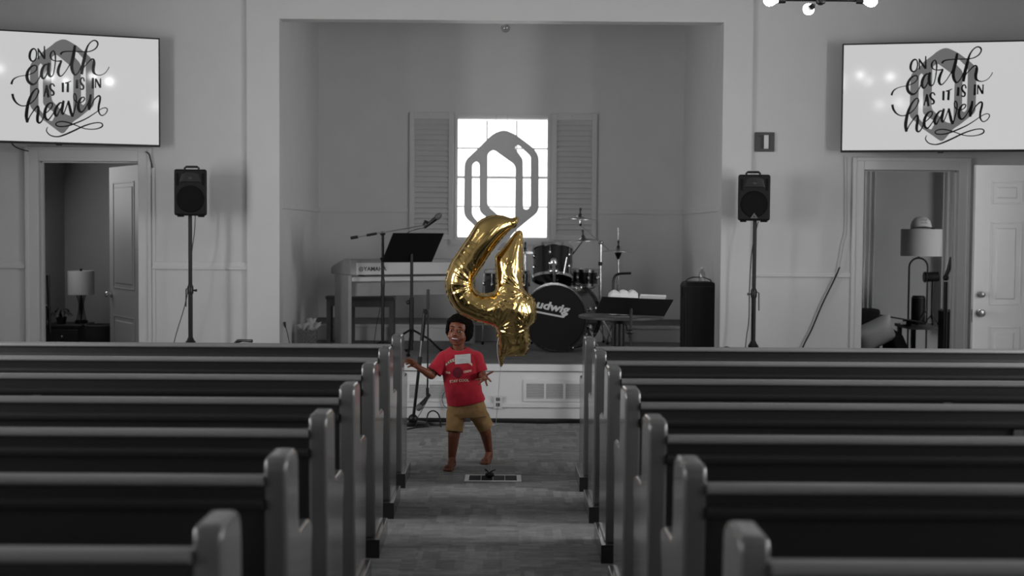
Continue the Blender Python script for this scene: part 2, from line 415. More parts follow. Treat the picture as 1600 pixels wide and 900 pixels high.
def casing(x0, x1, z, wd):
    m = MB()
    for a, b in ((x0-wd, x0), (x1, x1+wd)): m.bb(a, b, YW-.022, YW, 0, z+wd)
    m.bb(x0, x1, YW-.022, YW, z, z+wd)
    o = trim(m)
    k = MB()
    for a, b in ((x0-wd-.012, x0-wd+.02), (x1+wd-.02, x1+wd+.012)): k.bb(a, b, YW-.034, YW, 0, z+wd+.02)
    k.bb(x0-wd+.02, x1+wd-.02, YW-.034, YW, z+wd-.012, z+wd+.02)
    k.build('casing_backband', TRIM, o, bevel=.004)
    j = MB(); j.bb(x0-.01, x0, YW, YW+WT, 0, z); j.bb(x1, x1+.01, YW, YW+WT, 0, z); j.bb(x0, x1, YW, YW+WT, z, z+.01); j.build('jamb', TRIM, o)
    s = MB(); s.bb(x0, x0+.012, YW+.05, YW+.07, 0, z); s.bb(x1-.012, x1, YW+.05, YW+.07, 0, z); s.bb(x0, x1, YW+.05, YW+.07, z-.012, z); s.build('door_stop', TRIM, o)
casing(DLX0, DLX1, DLZ, .105); casing(DRX0, DRX1, DRZ, .09)
def rail(x0, x1, z, h=.055):
    m = MB().bb(x0, x1, YW-.018, YW, z-h/2, z+h/2); o = trim(m); MB().bb(x0, x1, YW-.028, YW, z-h/2-.012, z-h/2+.012).build('lower_bead', TRIM, o, bevel=.004)
zl = at(310, 414, YW).z; zr = at(1262, 428, YW).z
rail(DLX1+.12, PL0, zl); rail(-NX, DLX0-.12, zl); rail(PR1, DRX0-.105, zr, .03)
zb = at(568, 329, YB).z
def arail(x0, x1, y0, y1, z0, z1):
    m = MB().bb(x0, x1, y0, y1, z0, z1); trim(m, ALC, .003)
SL0, SL1, SR0, SR1 = at(640, 280, YB).x, at(708.5, 280, YB).x, at(862, 280, YB).x, at(932, 280, YB).x
for a, b in ((AXL, SL0-.01), (SR1+.01, AXR)):
    arail(a, b, YB-.016, YB, zb-.02, zb+.035)
arail(AXL, AXL+.016, YW+WT, YB-.016, zb-.02, zb+.035); arail(AXR-.016, AXR, YW+WT, YB-.016, zb-.02, zb+.035)
# baseboards
struct(MB().bb(DLX1+.12, PL0, YW-.015, YW, 0, .14).build('baseboard_front_left', TRIM)); struct(MB().bb(PR1, DRX0-.105, YW-.015, YW, 0, .14).build('baseboard_front_right', TRIM))
# back rooms beyond the two doorways
def room(side, x0, x1, y1, z):
    m = MB(); y0 = YW+WT
    m.bb(x0-.1, x0, y0, y1, 0, z); m.bb(x1, x1+.1, y0, y1, 0, z); m.bb(x0-.1, x1+.1, y1, y1+.1, 0, z)
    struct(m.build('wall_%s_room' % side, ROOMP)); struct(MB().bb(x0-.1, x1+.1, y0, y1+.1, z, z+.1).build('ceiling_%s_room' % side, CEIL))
room('left', at(101, 400, 14.0).x, AXL-.13, 14.0, 2.7); room('right', AXR+.13, 6.0, 14.3, 2.7)

# ------------------------------------------------------------------ stage
st = thing('stage', 'low stage with grey carpeted deck and white panelled front', 'stage', (0, YS, 0))
MB().bb(AXL+.002, AXR-.002, YS-.012, YB-.004, SZ-.03, SZ).build('carpet_deck', STCARP, st)
MB().bb(AXL+.002, AXR-.002, YS, YS+.05, 0, SZ-.07).build('front_panel', STAGEW, st)
MB().bb(AXL+.002, AXL+.05, YS+.05, YW-.04, 0, SZ-.07).build('side_panel', TRIM, st); MB().bb(AXR-.05, AXR-.002, YS+.05, YW-.04, 0, SZ-.07).build('side_panel', TRIM, st)
MB().bb(AXL-.0, AXR+.0, YS-.035, YS-.012, SZ-.062, SZ-.004).build('nosing', STAGEW, st, bevel=.006)
zled = at(780, 633, YS).z
MB().bb(AXL+.002, AXR-.002, YS-.02, YS, zled-.018, zled+.016).build('ledge_moulding', STAGEW, st, bevel=.004)
MB().bb(AXL+.002, AXR-.002, YS-.012, YS, .0, .03).build('shoe_moulding', DGRY, st)
pf = thing('choir_platform', 'low carpeted step with a white riser along the alcove wall', 'platform', (0, YP, SZ))
MB().bb(AXL+.002, AXR-.002, YP, YP+.03, SZ, PZ-.03).build('riser', TRIM, pf)
MB().bb(AXL+.002, AXR-.002, YP-.015, YP+.03, PZ-.03, PZ).build('nosing', TRIM, pf, bevel=.004)
MB().bb(AXL+.002, AXR-.002, YP+.03, YB-.004, PZ-.03, PZ+.001).build('carpet_top', STCARP, pf)
def vent(px0, px1, py0, py1, cells, label):
    a, b = at(px0, py1, YS), at(px1, py0, YS)
    v = thing('air_vent', label, 'vent', (a.x, YS, a.z), 'vents in the stage front')
    m = MB(); y0, y1 = YS-.016, YS-.001
    xs = [a.x]+[at(c, py0, YS).x for c in cells]+[b.x]
    zi0, zi1 = at(px0, py1-5, YS).z, at(px0, py0+5, YS).z
    m.bb(a.x, b.x, y0, y1, zi1, b.z); m.bb(a.x, b.x, y0, y1, a.z, zi0)
    for i in range(0, len(xs), 2): m.bb(xs[i], xs[i+1], y0, y1, zi0, zi1)
    m.build('vent_frame', STAGEW, v)
    for i in range(1, len(xs)-1, 2):
        q = MB(); n = 9
        for k in range(n):
            z = zi0+(k+.5)*(zi1-zi0)/n; q.box(((xs[i]+xs[i+1])/2, YS-.008, z), (xs[i+1]-xs[i], .004, (zi1-zi0)/n*.75), Matrix.Rotation(-.5, 3, 'X'))
        q.build('louvers', GRILL, v)
        MB().bb(xs[i], xs[i+1], YS-.0025, YS-.001, zi0, zi1).build('vent_back', GRY, v)
vent(818, 914, 594, 627, (822.5, 850, 853.5, 880, 884, 910), 'white louvered air vent in the stage front right of the child')
vent(632, 704, 595, 627, (640, 667, 671, 699), 'white louvered air vent in the stage front behind the leaning microphone stand')
def plate(name, px, py, w_, h_, Y, label, cat):
    p = at(px, py, Y); o = thing(name, label, cat, (p.x, Y, p.z))
    MB().bb(p.x-w_/2, p.x+w_/2, Y-.007, Y-.0005, p.z-h_/2, p.z+h_/2).build('cover_plate', WHT, o, bevel=.002)
    for s in (-1, 1):
        r = MB().box((p.x, Y-.0075, p.z+s*h_*.2), (w_*.45, .004, h_*.26)).build('socket', GRY, o, bevel=.001)
        for t in (-1, 1): MB().box((p.x+t*w_*.1, Y-.0098, p.z+s*h_*.2), (w_*.05, .001, h_*.1)).build('slot', BLK, r)
plate('wall_outlet', 778, 628, .07, .112, YS-.02, 'white power outlet in the stage front beside the balloon string', 'outlet')
plate('wall_outlet', 1196, 343, .08, .07, YW, 'white outlet plate on the wall behind the right loudspeaker', 'outlet')

# ------------------------------------------------------------------ shutters and sign
def shutter(x0, x1, label, grp):
    z0, z1 = WZ0-.0, WZ1
    o = thing('louvered_shutter', label, 'shutter', ((x0+x1)/2, YB, z0), grp); s_ = .052
    for a, b in ((x0, x0+s_), (x1-s_, x1)): MB().bb(a, b, YB-.035, YB-.001, z0, z1).build('stile', SHUT, o, bevel=.003)
    for a, b in ((z0, z0+.06), (z1-.07, z1)): MB().bb(x0+s_, x1-s_, YB-.035, YB-.001, a, b).build('rail', SHUT, o, bevel=.003)
    n = 22
    for k in range(n):
        z = z0+.06+(k+.5)*(z1-z0-.13)/n
        MB().box(((x0+x1)/2, YB-.018, z), (x1-x0-2*s_, .006, (z1-z0-.13)/n*1.12), Matrix.Rotation(-.55, 3, 'X')).build('slat', SHUT, o)
    MB().bb(x0+s_, x1-s_, YB-.004, YB-.001, z0+.06, z1-.07).build('shutter_back', SHUT, o)
    MB().ell(((x0+x1)/2-.03, YB-.037, z1-.025), (.012, .006, .012)).build('screw_cap', WHT, o, smooth=True)
shutter(SL0, SL1, 'grey louvered shutter left of the alcove window', 'window shutters')
shutter(SR0, SR1, 'grey louvered shutter right of the alcove window', 'window shutters')
LO = [(398, 345), (480, 268), (560, 188), (625, 160), (690, 186), (800, 268), (831, 315), (831, 640), (700, 745), (612, 850), (470, 735), (394, 665)]
LA = [(441, 362), (468, 343), (486, 360), (486, 640), (560, 700), (530, 762), (440, 662)]
LB_ = [(530, 300), (566, 274), (697, 368), (693, 712), (640, 704), (530, 606)]
LC = [(688, 265), (712, 246), (786, 316), (785, 612), (760, 632), (739, 622), (738, 335)]
LOGO = [roundloop(LO, 34), roundloop(LA, 22), roundloop(LB_, 26), roundloop(LC, 16)]
sY = YB-.075
def sgn_pt(p): q = at(620+p[0]/3.75, 160+p[1]/3.75, sY); return (q.x, q.z)
me = polymesh([[sgn_pt(p) for p in L] for L in LOGO], .012, .002)
cen = at(783, 386, sY)
for v in me.vertices: v.co = (v.co.x-cen.x, v.co.z, v.co.y-cen.z)
sg = link('hexagon_sign', me, SIGN, None, loc=cen)
sg.location.y = sY
tag(sg, 'grey interlaced hexagon emblem hanging in front of the alcove window', 'emblem')
for s in (-.06, .06): MB().cyl((s, sY, at(783, 212, sY).z), (s, sY+.02, WZ1-.02), .0015, seg=6).build('hanging_wire', STEEL, sg)

# ------------------------------------------------------------------ doors
def paneled(o, x0, z0, panels, y, mt, w_=.0):
    for (a, b, c, d) in panels:
        f = MB(); t = .014
        for q in ((a, a+t, c, d), (b-t, b, c, d), (a+t, b-t, c, c+t), (a+t, b-t, d-t, d)): f.bb(q[0], q[1], y-.006, y, q[2], q[3])
        p = f.build('panel_moulding', mt, o, bevel=.003)
        i = .045
        if b-a > .14: MB().prism([(a+i, c+i), (b-i, c+i), (b-i, d-i), (a+i, d-i)], lambda q: (q[0], y, q[1]), lambda q: (q[0]+(.012 if q[0] < (a+b)/2 else -.012), y-.008, q[1]+(.012 if q[1] < (c+d)/2 else -.012))).build('raised_panel', mt, p)
def knob(o, x, y, z, mt, s=1, name='door_knob'):
    MB().lathe([(.032*s, 0), (.032*s, .006), (.012*s, .012), (.012*s, .03), (.026*s, .038), (.03*s, .05), (.024*s, .062), (.004, .068)], (x, y, z), (0, -1, 0), 20).build(name, mt, o, smooth=True)
YD = 10.4; p0 = at(1522, 400, YD); p1 = at(1560, 258, YD); X0 = p0.x; DW = .94
dr = struct(thing('door_1', 'open white six-panel door with two brass locks beside the right doorway', 'door', (X0, YD, 0)))
del dr['category']
MB().bb(X0, X0+DW, YD, YD+.045, .01, p1.z).build('door_leaf', DOORW, dr, bevel=.003)
cols = ((X0+.125, X0+.375), (X0+.565, X0+.815)); zz = lambda y: at(1560, y, YD).z
for (a, b) in cols: paneled(dr, X0, 0, [(a, b, zz(319), zz(283)), (a, b, zz(477), zz(347)), (a, b, .22, zz(510))], YD, DOORW)
knob(dr, X0+.055, YD, at(1528, 489, YD).z, STEEL, 1.0); knob(dr, X0+.055, YD, at(1528, 460, YD).z, STEEL, .8, 'deadbolt')
MB().bb(X0-.001, X0+.001, YD+.01, YD+.035, .9, 1.0).build('latch_plate', STEEL, dr)
# inner door of the left room, swung open
dl = struct(thing('door_2', 'half open pale panel door inside the left doorway', 'door', (0, 0, 0))); del dl['category']
LW = .84
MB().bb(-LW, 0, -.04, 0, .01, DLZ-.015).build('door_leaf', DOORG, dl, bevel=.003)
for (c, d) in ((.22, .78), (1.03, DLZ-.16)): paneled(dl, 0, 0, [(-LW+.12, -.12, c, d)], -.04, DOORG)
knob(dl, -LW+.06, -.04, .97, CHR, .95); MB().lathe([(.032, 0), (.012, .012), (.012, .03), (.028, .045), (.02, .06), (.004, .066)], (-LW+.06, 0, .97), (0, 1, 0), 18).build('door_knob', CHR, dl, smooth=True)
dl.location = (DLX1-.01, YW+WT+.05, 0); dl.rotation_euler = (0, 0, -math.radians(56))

# ------------------------------------------------------------------ pews
PLEN, PTH = 3.26, .066
END = [(.02, .085), (-.005, .45), (-.03, .895), (-.027, .925), (-.014, .941), (.01, .946), (.14, .946), (.172, .936), (.19, .912), (.196, .86), (.205, .72), (.215, .69), (.245, .672), (.44, .668), (.475, .66), (.49, .635), (.485, .60), (.46, .55), (.45, .48), (.45, .085)]
def make_pew(sx, label):
    t = thing('pew', label, 'pew', (0, 0, 0), 'church pews either side of the aisle')
    def end(x0, x1):
        a = MB().prism(END, lambda p: (sx*x0, p[0], p[1]), lambda p: (sx*x1, p[0], p[1]))
        e = a.build('pew_end', PEW, t, bevel=.014, bseg=3)
        MB().bb(sx*(x0-.022), sx*(x1+.012), -.015, .49, 0, .088).build('plinth', PEW, e, bevel=.006)
        MB().bb(sx*(x0-.024), sx*(x1+.014), -.021, -.014, 0, .089).build('heel_block', PLINTH, e)
    end(0, PTH); end(PLEN-PTH, PLEN)
    a, b = PTH, PLEN-PTH
    r = MB().prism([(-.03, .864), (-.043, .868), (-.047, .876), (-.042, .886), (-.03, .892), (-.012, .894), (.02, .890), (.035, .880), (.035, .864)], lambda p: (sx*a, p[0], p[1]), lambda p: (sx*b, p[0], p[1]))
    r.build('top_rail', PEW_LIT, t, smooth=True, ang=60)
    MB().prism([(-.032, .795), (-.04, .805), (-.04, .818), (-.03, .828), (-.015, .828), (-.015, .795)], lambda p: (sx*a, p[0], p[1]), lambda p: (sx*b, p[0], p[1])).build('rail_bead', PEW_SHADED, t, smooth=True)
    MB().prism([(-.024, .864), (.012, .864), (.09, .40), (.058, .40)], lambda p: (sx*a, p[0]-(.0), p[1]), lambda p: (sx*b, p[0], p[1])).build('back_panel', PEW_SHADED, t)
    MB().prism([(.06, .40), (.06, .44), (.44, .46), (.45, .43), (.44, .41)], lambda p: (sx*a, p[0], p[1]), lambda p: (sx*b, p[0], p[1])).build('seat', PEW_SHADED, t)
    MB().prism([(.07, .442), (.08, .475), (.42, .495), (.445, .48), (.44, .462)], lambda p: (sx*a, p[0], p[1]), lambda p: (sx*b, p[0], p[1])).build('seat_cushion', CUSH, t, smooth=True)
    c = PLEN/2
    MB().prism([(-.012, .79), (.03, .79), (.10, .40), (.40, .41), (.40, 0), (.03, 0), (.03, .40)], lambda p: (sx*(c-.02), p[0]-.012, p[1]), lambda p: (sx*(c+.02), p[0]-.012, p[1])).build('centre_support', PEW, t)
    return t
AL, AR, D1L, D1R, SPC = -.606, .514, 8.15, 8.065, .8747
ords = ['first pew from the stage', 'second pew from the stage', 'third pew from the stage', 'fourth pew from the stage', 'fifth pew from the stage', 'sixth pew from the stage', 'seventh pew from the stage and nearest the camera']
pl = make_pew(-1, 'dark wooden ' + ords[0] + ', left of the aisle'); pl.location = (AL, D1L, 0)
pr = make_pew(1, 'dark wooden ' + ords[0] + ', right of the aisle'); pr.location = (AR, D1R, 0)
for k in range(1, 7):
    dup(pl, (AL, D1L-k*SPC, 0), 0, 'dark wooden ' + ords[k] + ', left of the aisle')
    dup(pr, (AR, D1R-k*SPC, 0), 0, 'dark wooden ' + ords[k] + ', right of the aisle')

# ------------------------------------------------------------------ televisions
ST = []   # lettering strokes: (points, widths) traced in 1/10 px, x 0..1600 y 0..1520
def stk(P, w_): ST.append((P, w_))
stk([(425, 166), (385, 172), (352, 225), (345, 300), (372, 348), (410, 350), (440, 310), (452, 240), (438, 185), (412, 162), (385, 172)], [14, 20, 26, 26, 20, 16, 14, 16, 14, 14, 14])
stk([(474, 160), (482, 325)], [12, 16]); stk([(470, 160), (520, 240), (575, 322)], [16, 22, 20]); stk([(573, 125), (574, 220), (575, 325)], [12, 18, 22])
stk([(60, 705), (75, 655), (110, 615), (180, 585), (300, 565), (350, 552), (410, 525), (452, 475), (445, 427), (400, 420), (345, 460), (308, 530), (300, 600), (325, 670), (380, 708), (430, 695), (478, 632), (508, 565), (532, 480), (572, 420), (625, 402)],
    [24, 20, 14, 9, 9, 10, 12, 14, 14, 16, 24, 32, 34, 32, 26, 16, 12, 14, 24, 18, 14])
stk([(628, 408), (588, 408), (548, 455), (524, 530), (532, 600), (560, 622), (600, 570), (630, 480), (645, 382)], [14, 18, 28, 32, 28, 18, 14, 16, 20])
stk([(645, 382), (630, 470), (640, 560), (668, 594), (702, 568), (726, 480), (740, 370), (742, 280), (724, 210), (700, 205), (672, 240), (666, 290), (692, 335), (742, 355), (800, 358), (845, 352)], [26, 34, 32, 18, 12, 12, 14, 18, 14, 12, 18, 20, 14, 10, 14, 18])
stk([(838, 356), (800, 440), (782, 520), (798, 575), (832, 586), (890, 530), (950, 440), (990, 370)], [20, 30, 32, 24, 14, 10, 12, 16])
stk([(1050, 122), (1028, 260), (998, 400), (1002, 490), (1030, 556), (1062, 570), (1110, 520), (1152, 430)], [26, 36, 36, 34, 26, 16, 12, 14])
stk([(820, 258), (850, 225), (910, 212), (1020, 212), (1200, 220), (1290, 215), (1370, 178), (1410, 120), (1400, 70), (1350, 50), (1290, 85), (1240, 160), (1207, 280), (1172, 430), (1152, 565)], [22, 18, 14, 12, 12, 12, 14, 16, 18, 14, 14, 20, 32, 36, 30])
stk([(1155, 545), (1190, 460), (1250, 390), (1310, 337), (1345, 345), (1350, 400), (1337, 480), (1347, 540), (1390, 573), (1450, 580), (1520, 552), (1568, 498), (1590, 455)], [12, 10, 12, 16, 22, 32, 34, 28, 14, 9, 8, 8, 10])
stk([(603, 725), (582, 810), (562, 900)], [20, 16, 14]); stk([(600, 722), (615, 810), (630, 912)], [22, 28, 26]); stk([(570, 834), (626, 818)], [12, 12])
stk([(726, 748), (705, 710), (672, 712), (652, 748), (672, 790), (705, 825), (712, 858), (692, 880), (670, 868)], [16, 16, 18, 22, 22, 24, 22, 16, 14])
stk([(855, 688), (855, 835)], [26, 24]); stk([(936, 695), (930, 836)], [26, 26]); stk([(890, 696), (940, 685), (986, 664)], [14, 14, 8])
stk([(1079, 645), (1075, 780)], [26, 30]); stk([(1195, 672), (1180, 622), (1150, 622), (1132, 665), (1150, 710), (1180, 745), (1175, 785), (1145, 792), (1130, 772)], [16, 14, 16, 20, 24, 22, 18, 14, 14])
stk([(1331, 620), (1328, 785)], [26, 28]); stk([(1371, 630), (1371, 775)], [14, 14]); stk([(1373, 632), (1446, 768)], [20, 22]); stk([(1451, 628), (1450, 775)], [14, 16])
stk([(75, 850), (90, 920), (130, 985), (190, 1028), (250, 1038), (320, 1020), (390, 970), (440, 910), (475, 830), (465, 780), (430, 785), (370, 860), (320, 980), (295, 1100), (286, 1200), (300, 1295)], [26, 26, 20, 14, 12, 12, 12, 12, 18, 14, 16, 24, 32, 36, 36, 28])
stk([(300, 1290), (340, 1200), (400, 1110), (450, 1050), (470, 1055), (470, 1120), (456, 1220), (460, 1280), (490, 1302), (530, 1260), (565, 1165)], [16, 12, 14, 18, 22, 30, 32, 28, 18, 14, 14])
stk([(565, 1162), (620, 1125), (680, 1060), (690, 1010), (660, 995), (612, 1030), (576, 1110), (570, 1190), (595, 1245), (630, 1250), (680, 1190), (722, 1120)], [12, 12, 14, 16, 16, 24, 32, 32, 22, 16, 12, 12])
stk([(850, 1002), (810, 997), (762, 1050), (727, 1130), (737, 1188), (762, 1190), (800, 1120), (840, 1040), (868, 962)], [14, 18, 26, 32, 26, 18, 12, 14, 18]); stk([(867, 963), (846, 1060), (838, 1140), (855, 1170), (880, 1130), (915, 1040), (942, 965)], [24, 32, 28, 16, 12, 12, 14])
stk([(940, 963), (960, 1060), (985, 1160), (1008, 1212)], [22, 30, 32, 24]); stk([(1006, 1208), (1032, 1120), (1060, 1000), (1065, 910), (1045, 858), (1025, 880), (1030, 940), (1065, 985), (1120, 992)], [18, 16, 14, 16, 14, 14, 14, 12, 12])
stk([(1108, 998), (1160, 985), (1195, 945), (1185, 915), (1150, 922), (1112, 970), (1094, 1050), (1110, 1118), (1150, 1140), (1200, 1090), (1250, 1000), (1292, 880)], [10, 12, 14, 14, 16, 26, 32, 30, 18, 14, 12, 14])
stk([(1294, 868), (1285, 950), (1266, 1040), (1270, 1112)], [22, 30, 32, 26])
stk([(1272, 1105), (1310, 1020), (1360, 940), (1415, 897), (1442, 908), (1440, 960), (1422, 1040), (1417, 1120), (1440, 1178), (1480, 1195), (1530, 1165), (1558, 1115), (1545, 1085), (1500, 1080), (1430, 1110), (1340, 1170), (1200, 1250), (1010, 1325), (900, 1355), (790, 1357), (740, 1330), (762, 1296), (840, 1282), (940, 1300), (1050, 1340), (1180, 1390), (1300, 1405), (1400, 1395), (1470, 1365), (1475, 1325), (1430, 1305), (1330, 1312), (1180, 1355), (1000, 1435), (850, 1495), (750, 1515), (650, 1490), (597, 1430), (602, 1385), (616, 1365)],
    [14, 12, 14, 18, 20, 24, 24, 20, 14, 12, 11, 12, 11, 10, 10, 11, 14, 16, 14, 14, 14, 12, 14, 14, 12, 11, 11, 12, 16, 14, 12, 13, 16, 18, 17, 14, 13, 12, 9, 6])
TVK = [.0051, .0]
TVX = ([394, 441, 486, 530, 695, 739, 785, 831], [394, 454, 483, 541, 688, 742, 774, 831])
def tvmap(x, y):
    """traced 1/10 px (with the screen's slant taken out) -> metres on the screen from its centre"""
    px, py = 15+x/10, 60+y/10
    sl = .032+.035*(228-py)/166
    py -= sl*(px-100)
    return ((px-98)*TVK[0]+TVK[1], (138-py)*.00548)
def television(label, edge_px, top_y, bot_y, Y, right, yaw):
    W, H = 1.66, .935
    TVK[:] = (.00537, .0) if right else (.0051, .022)
    t = thing('television', label, 'television', (0, 0, 0), 'wall televisions')
    MB().bb(-W/2, W/2, 0, .05, -H/2, H/2).build('tv_body', BLKS, t, bevel=.006)
    b = MB(); e = .012
    b.bb(-W/2, -W/2+e, -.006, 0, -H/2, H/2); b.bb(W/2-e, W/2, -.006, 0, -H/2, H/2); b.bb(-W/2+e, W/2-e, -.006, 0, H/2-e, H/2); b.bb(-W/2+e, W/2-e, -.006, 0, -H/2, -H/2+e*1.5)
    b.build('bezel', BLKS, t)
    sc_ = MB().bb(-W/2+e, W/2-e, -.003, .0, -H/2+e*1.5, H/2-e).build('screen', SCREEN, t)
    def lg(p):
        u = (float(np.interp(p[0], *TVX))-613)/437; v = (p[1]-505)/685
        x, y = 340+1008*(u+.5), 40+1465*(v+.5)
        return ((15+x/10-98)*TVK[0]+TVK[1], (138-(60+y/10)-(0))*.00548+.012)
    me = polymesh([[lg(p) for p in L] for L in LOGO], 0)
    for v in me.vertices: v.co = (v.co.x, -.0036, v.co.y)
    link('screen_emblem', me, SLOGO, sc_)
    q = MB()
    for i, (P, w_) in enumerate(ST):
        pts = spline([(*tvmap(*p), wd*.000548*1.38) for p, wd in zip(P, w_)], 6 if len(P) > 2 else 2)
        base = len(q.v); n = len(pts); dy = -.0042-i*.00001
        for j, (x, z, wd) in enumerate(pts):
            a = V(pts[max(j-1, 0)][:2]); c_ = V(pts[min(j+1, n-1)][:2]); d = (c_-a).normalized(); nn = V((-d.y, d.x))*wd*.5
            q.v += [V((x+nn.x, dy, z+nn.y)), V((x-nn.x, dy, z-nn.y))]
        for j in range(n-1): q.f.append((base+2*j, base+2*j+1, base+2*j+3, base+2*j+2))
    o = q.build('screen_lettering', STXT, sc_); o['kind'] = 'stuff'
    MB().box((0, -.002, -H/2-.004), (.05, .01, .012)).build('sensor_bump', BLKS, t)
    MB().bb(-.25, .25, .05, .09, -.2, .2).build('bracket_plate', BLKM, t); MB().bb(-.04, .04, .09, .30 if abs(yaw) > .25 else .24, -.05, .05).build('bracket_arm', BLKM, t)
    p = at(edge_px, (top_y+bot_y)/2, Y); sg_ = 1 if right else -1
    t.rotation_euler = (0, 0, yaw)
    t.location = (p.x + sg_*W/2*math.cos(yaw), Y + sg_*W/2*math.sin(yaw), p.z)
    return t
television('wide wall television with script lettering above the left doorway', 250, 62, 228, 11.52, False, math.radians(20))
television('wide wall television with script lettering above the right doorway', 1315, 70, 237, 11.5, True, -math.radians(12))

# ------------------------------------------------------------------ loudspeakers on stands
def speaker(px, bot, Y, rz, emblem, label):
    p = at(px, bot, Y); t = thing('loudspeaker', label, 'loudspeaker', (0, 0, 0), 'loudspeakers on tripod stands')
    W, H, D = .275, .40, .24
    prof = [(-W/2, 0), (W/2, 0), (W*.36, D), (-W*.36, D)]
    MB().prism(prof, lambda q: (q[0], q[1], .012), lambda q: (q[0], q[1], H)).build('cabinet', BLK, t, bevel=.018, bseg=3)
    gq = MB().lathe([(.105, 0), (.112, .006), (.106, .012), (.1, .008)], (0, -.001, .15), (0, -1, 0), 32); gq.build('woofer_ring', RUB, t, smooth=True)
    MB().lathe([(.1, .0), (.09, .004), (.04, .010), (.001, .012)], (0, -.002, .15), (0, -1, 0), 32).build('woofer_grille', RUB, t, smooth=True)
    h = MB(); n = 9
    for k in range(n):
        a = (k/(n-1)-.5); h.box((a*.15, -.003, .335+.02*(1-4*a*a)), (.022, .008, .018))
    MB().prism([(-.09, .29), (.09, .29), (.075, .36), (.03, .378), (-.03, .378), (-.075, .36)], lambda q: (q[0], -.001, q[1]), lambda q: (q[0]*.85, -.006, .335+(q[1]-.335)*.8)).build('horn', BLKS, t, bevel=.002)
    MB().ell((0, -.006, .325), (.018, .006, .012)).build('tweeter', DGRY, t, smooth=True)
    for s in (-1, 1):
        MB().bb(s*.105-.01, s*.105+.01, -.003, .002, .265, .365).build('port_slot', RUB, t)
        MB().bb(s*.085-.025, s*.085+.025, .02, .06, 0, .013).build('foot', RUB, t)
    MB().tube([(-.05, .1, H-.005), (-.06, .1, H+.012), (-.045, .1, H+.024), (.045, .1, H+.024), (.06, .1, H+.012), (.05, .1, H-.005)], [.008, .009, .01, .01, .009, .008], 10).build('carry_handle', BLKS, t, smooth=True)
    if emblem:
        MB().prism([(-.032, .032), (.032, .032), (0, .078)], lambda q: (q[0], -.010, q[1]), lambda q: (q[0], -.016, q[1])).build('triangle_badge', GRY, t)
        MB().prism([(-.01, .04), (.01, .04), (0, .056)], lambda q: (q[0], -.0165, q[1]), lambda q: (q[0], -.0155, q[1])).build('badge_mark', BLKS, t)
    t.location = (p.x, Y, p.z); t.rotation_euler = (0, 0, rz)
    return p
def stand(px, ztop, Y, rz, label, flip=1):
    x = at(px, 450, Y).x; t = thing('speaker_stand', label, 'stand', (0, 0, 0), 'tripod speaker stands')
    MB().cyl((0, 0, .08), (0, 0, 1.12), .019).build('lower_pole', BLKM, t, smooth=True)
    MB().cyl((0, 0, 1.1), (0, 0, ztop+.0115), .0165).build('upper_pole', BLKM, t, smooth=True)
    MB().lathe([(.024, 0), (.026, .01), (.026, .06), (.022, .07)], (0, 0, 1.04), seg=16).build('height_collar', BLKS, t, smooth=True)
    MB().tube([(-.02, 0, 1.07), (-.055, 0, 1.07)], [.006, .012], 10).build('locking_knob', BLKS, t); MB().tube([(.02, -.01, 1.09), (.04, -.015, 1.08), (.042, -.015, .93)], .005, 8).build('safety_pin', BLKS, t)
    MB().lathe([(.022, 0), (.04, .01), (.045, .03), (.03, .05), (.022, .07)], (0, 0, .60), seg=16).build('leg_collar', BLKS, t, smooth=True)
    MB().lathe([(.022, 0), (.035, .01), (.035, .03), (.022, .04)], (0, 0, .16), seg=16).build('brace_collar', BLKS, t, smooth=True)
    for a in (0, 112, -112):
        d = V((math.cos(math.radians(a)), math.sin(math.radians(a)), 0))
        l = MB().tube([d*.035+V((0, 0, .62)), d*.37+V((0, 0, .02))], .011, 8).build('leg', BLKM, t)
        MB().cyl(d*.365, d*.365+V((0, 0, .035)), .018).build('rubber_foot', RUB, l)
        MB().tube([d*.03+V((0, 0, .18)), d*.21+V((0, 0, .30))], .006, 6).build('brace', BLKM, l)
    t.location = (x, Y, 0); t.rotation_euler = (0, 0, rz)
YSP = 11.15
pL = speaker(297.5, 339, YSP, math.radians(6), False, 'black loudspeaker without a badge on the stand left of the alcove')
stand(297.5, pL.z, YSP+.1, PI, 'black tripod stand under the left loudspeaker')
pR = speaker(1178, 347, YSP, math.radians(-4), True, 'black loudspeaker with a grey triangle badge on the stand right of the alcove')
stand(1178, pR.z, YSP+.1, 0, 'black tripod stand under the right loudspeaker')
def cable(name, P, label, r=.004, mt=None, n=5, cat='cable'):
    o = MB().tube(spline([tuple(p) for p in P], n), r, 6).build(name, mt or CABLE, None, smooth=True, origin=tuple(P[-1])); return tag(o, label, cat)
YC = YSP+.27
cable('speaker_cable', [at(305, 337, YC), at(304, 360, YC), at(299, 400, YC), at(296, 440, YC), at(288, 480, YC), at(272, 535, YC), at(262, 600, YC), at(258, 664, YC-.1)], 'thin black cable hanging from the left loudspeaker')
cable('speaker_cable', [at(1185, 346, YC), at(1180, 365, YC), at(1174, 400, YC), at(1171, 450, YC), at(1170, 500, YC), at(1166, 530, YC), at(1164, 570, YC), at(1168, 664, YC-.1)], 'thin black cable running down the right loudspeaker stand')

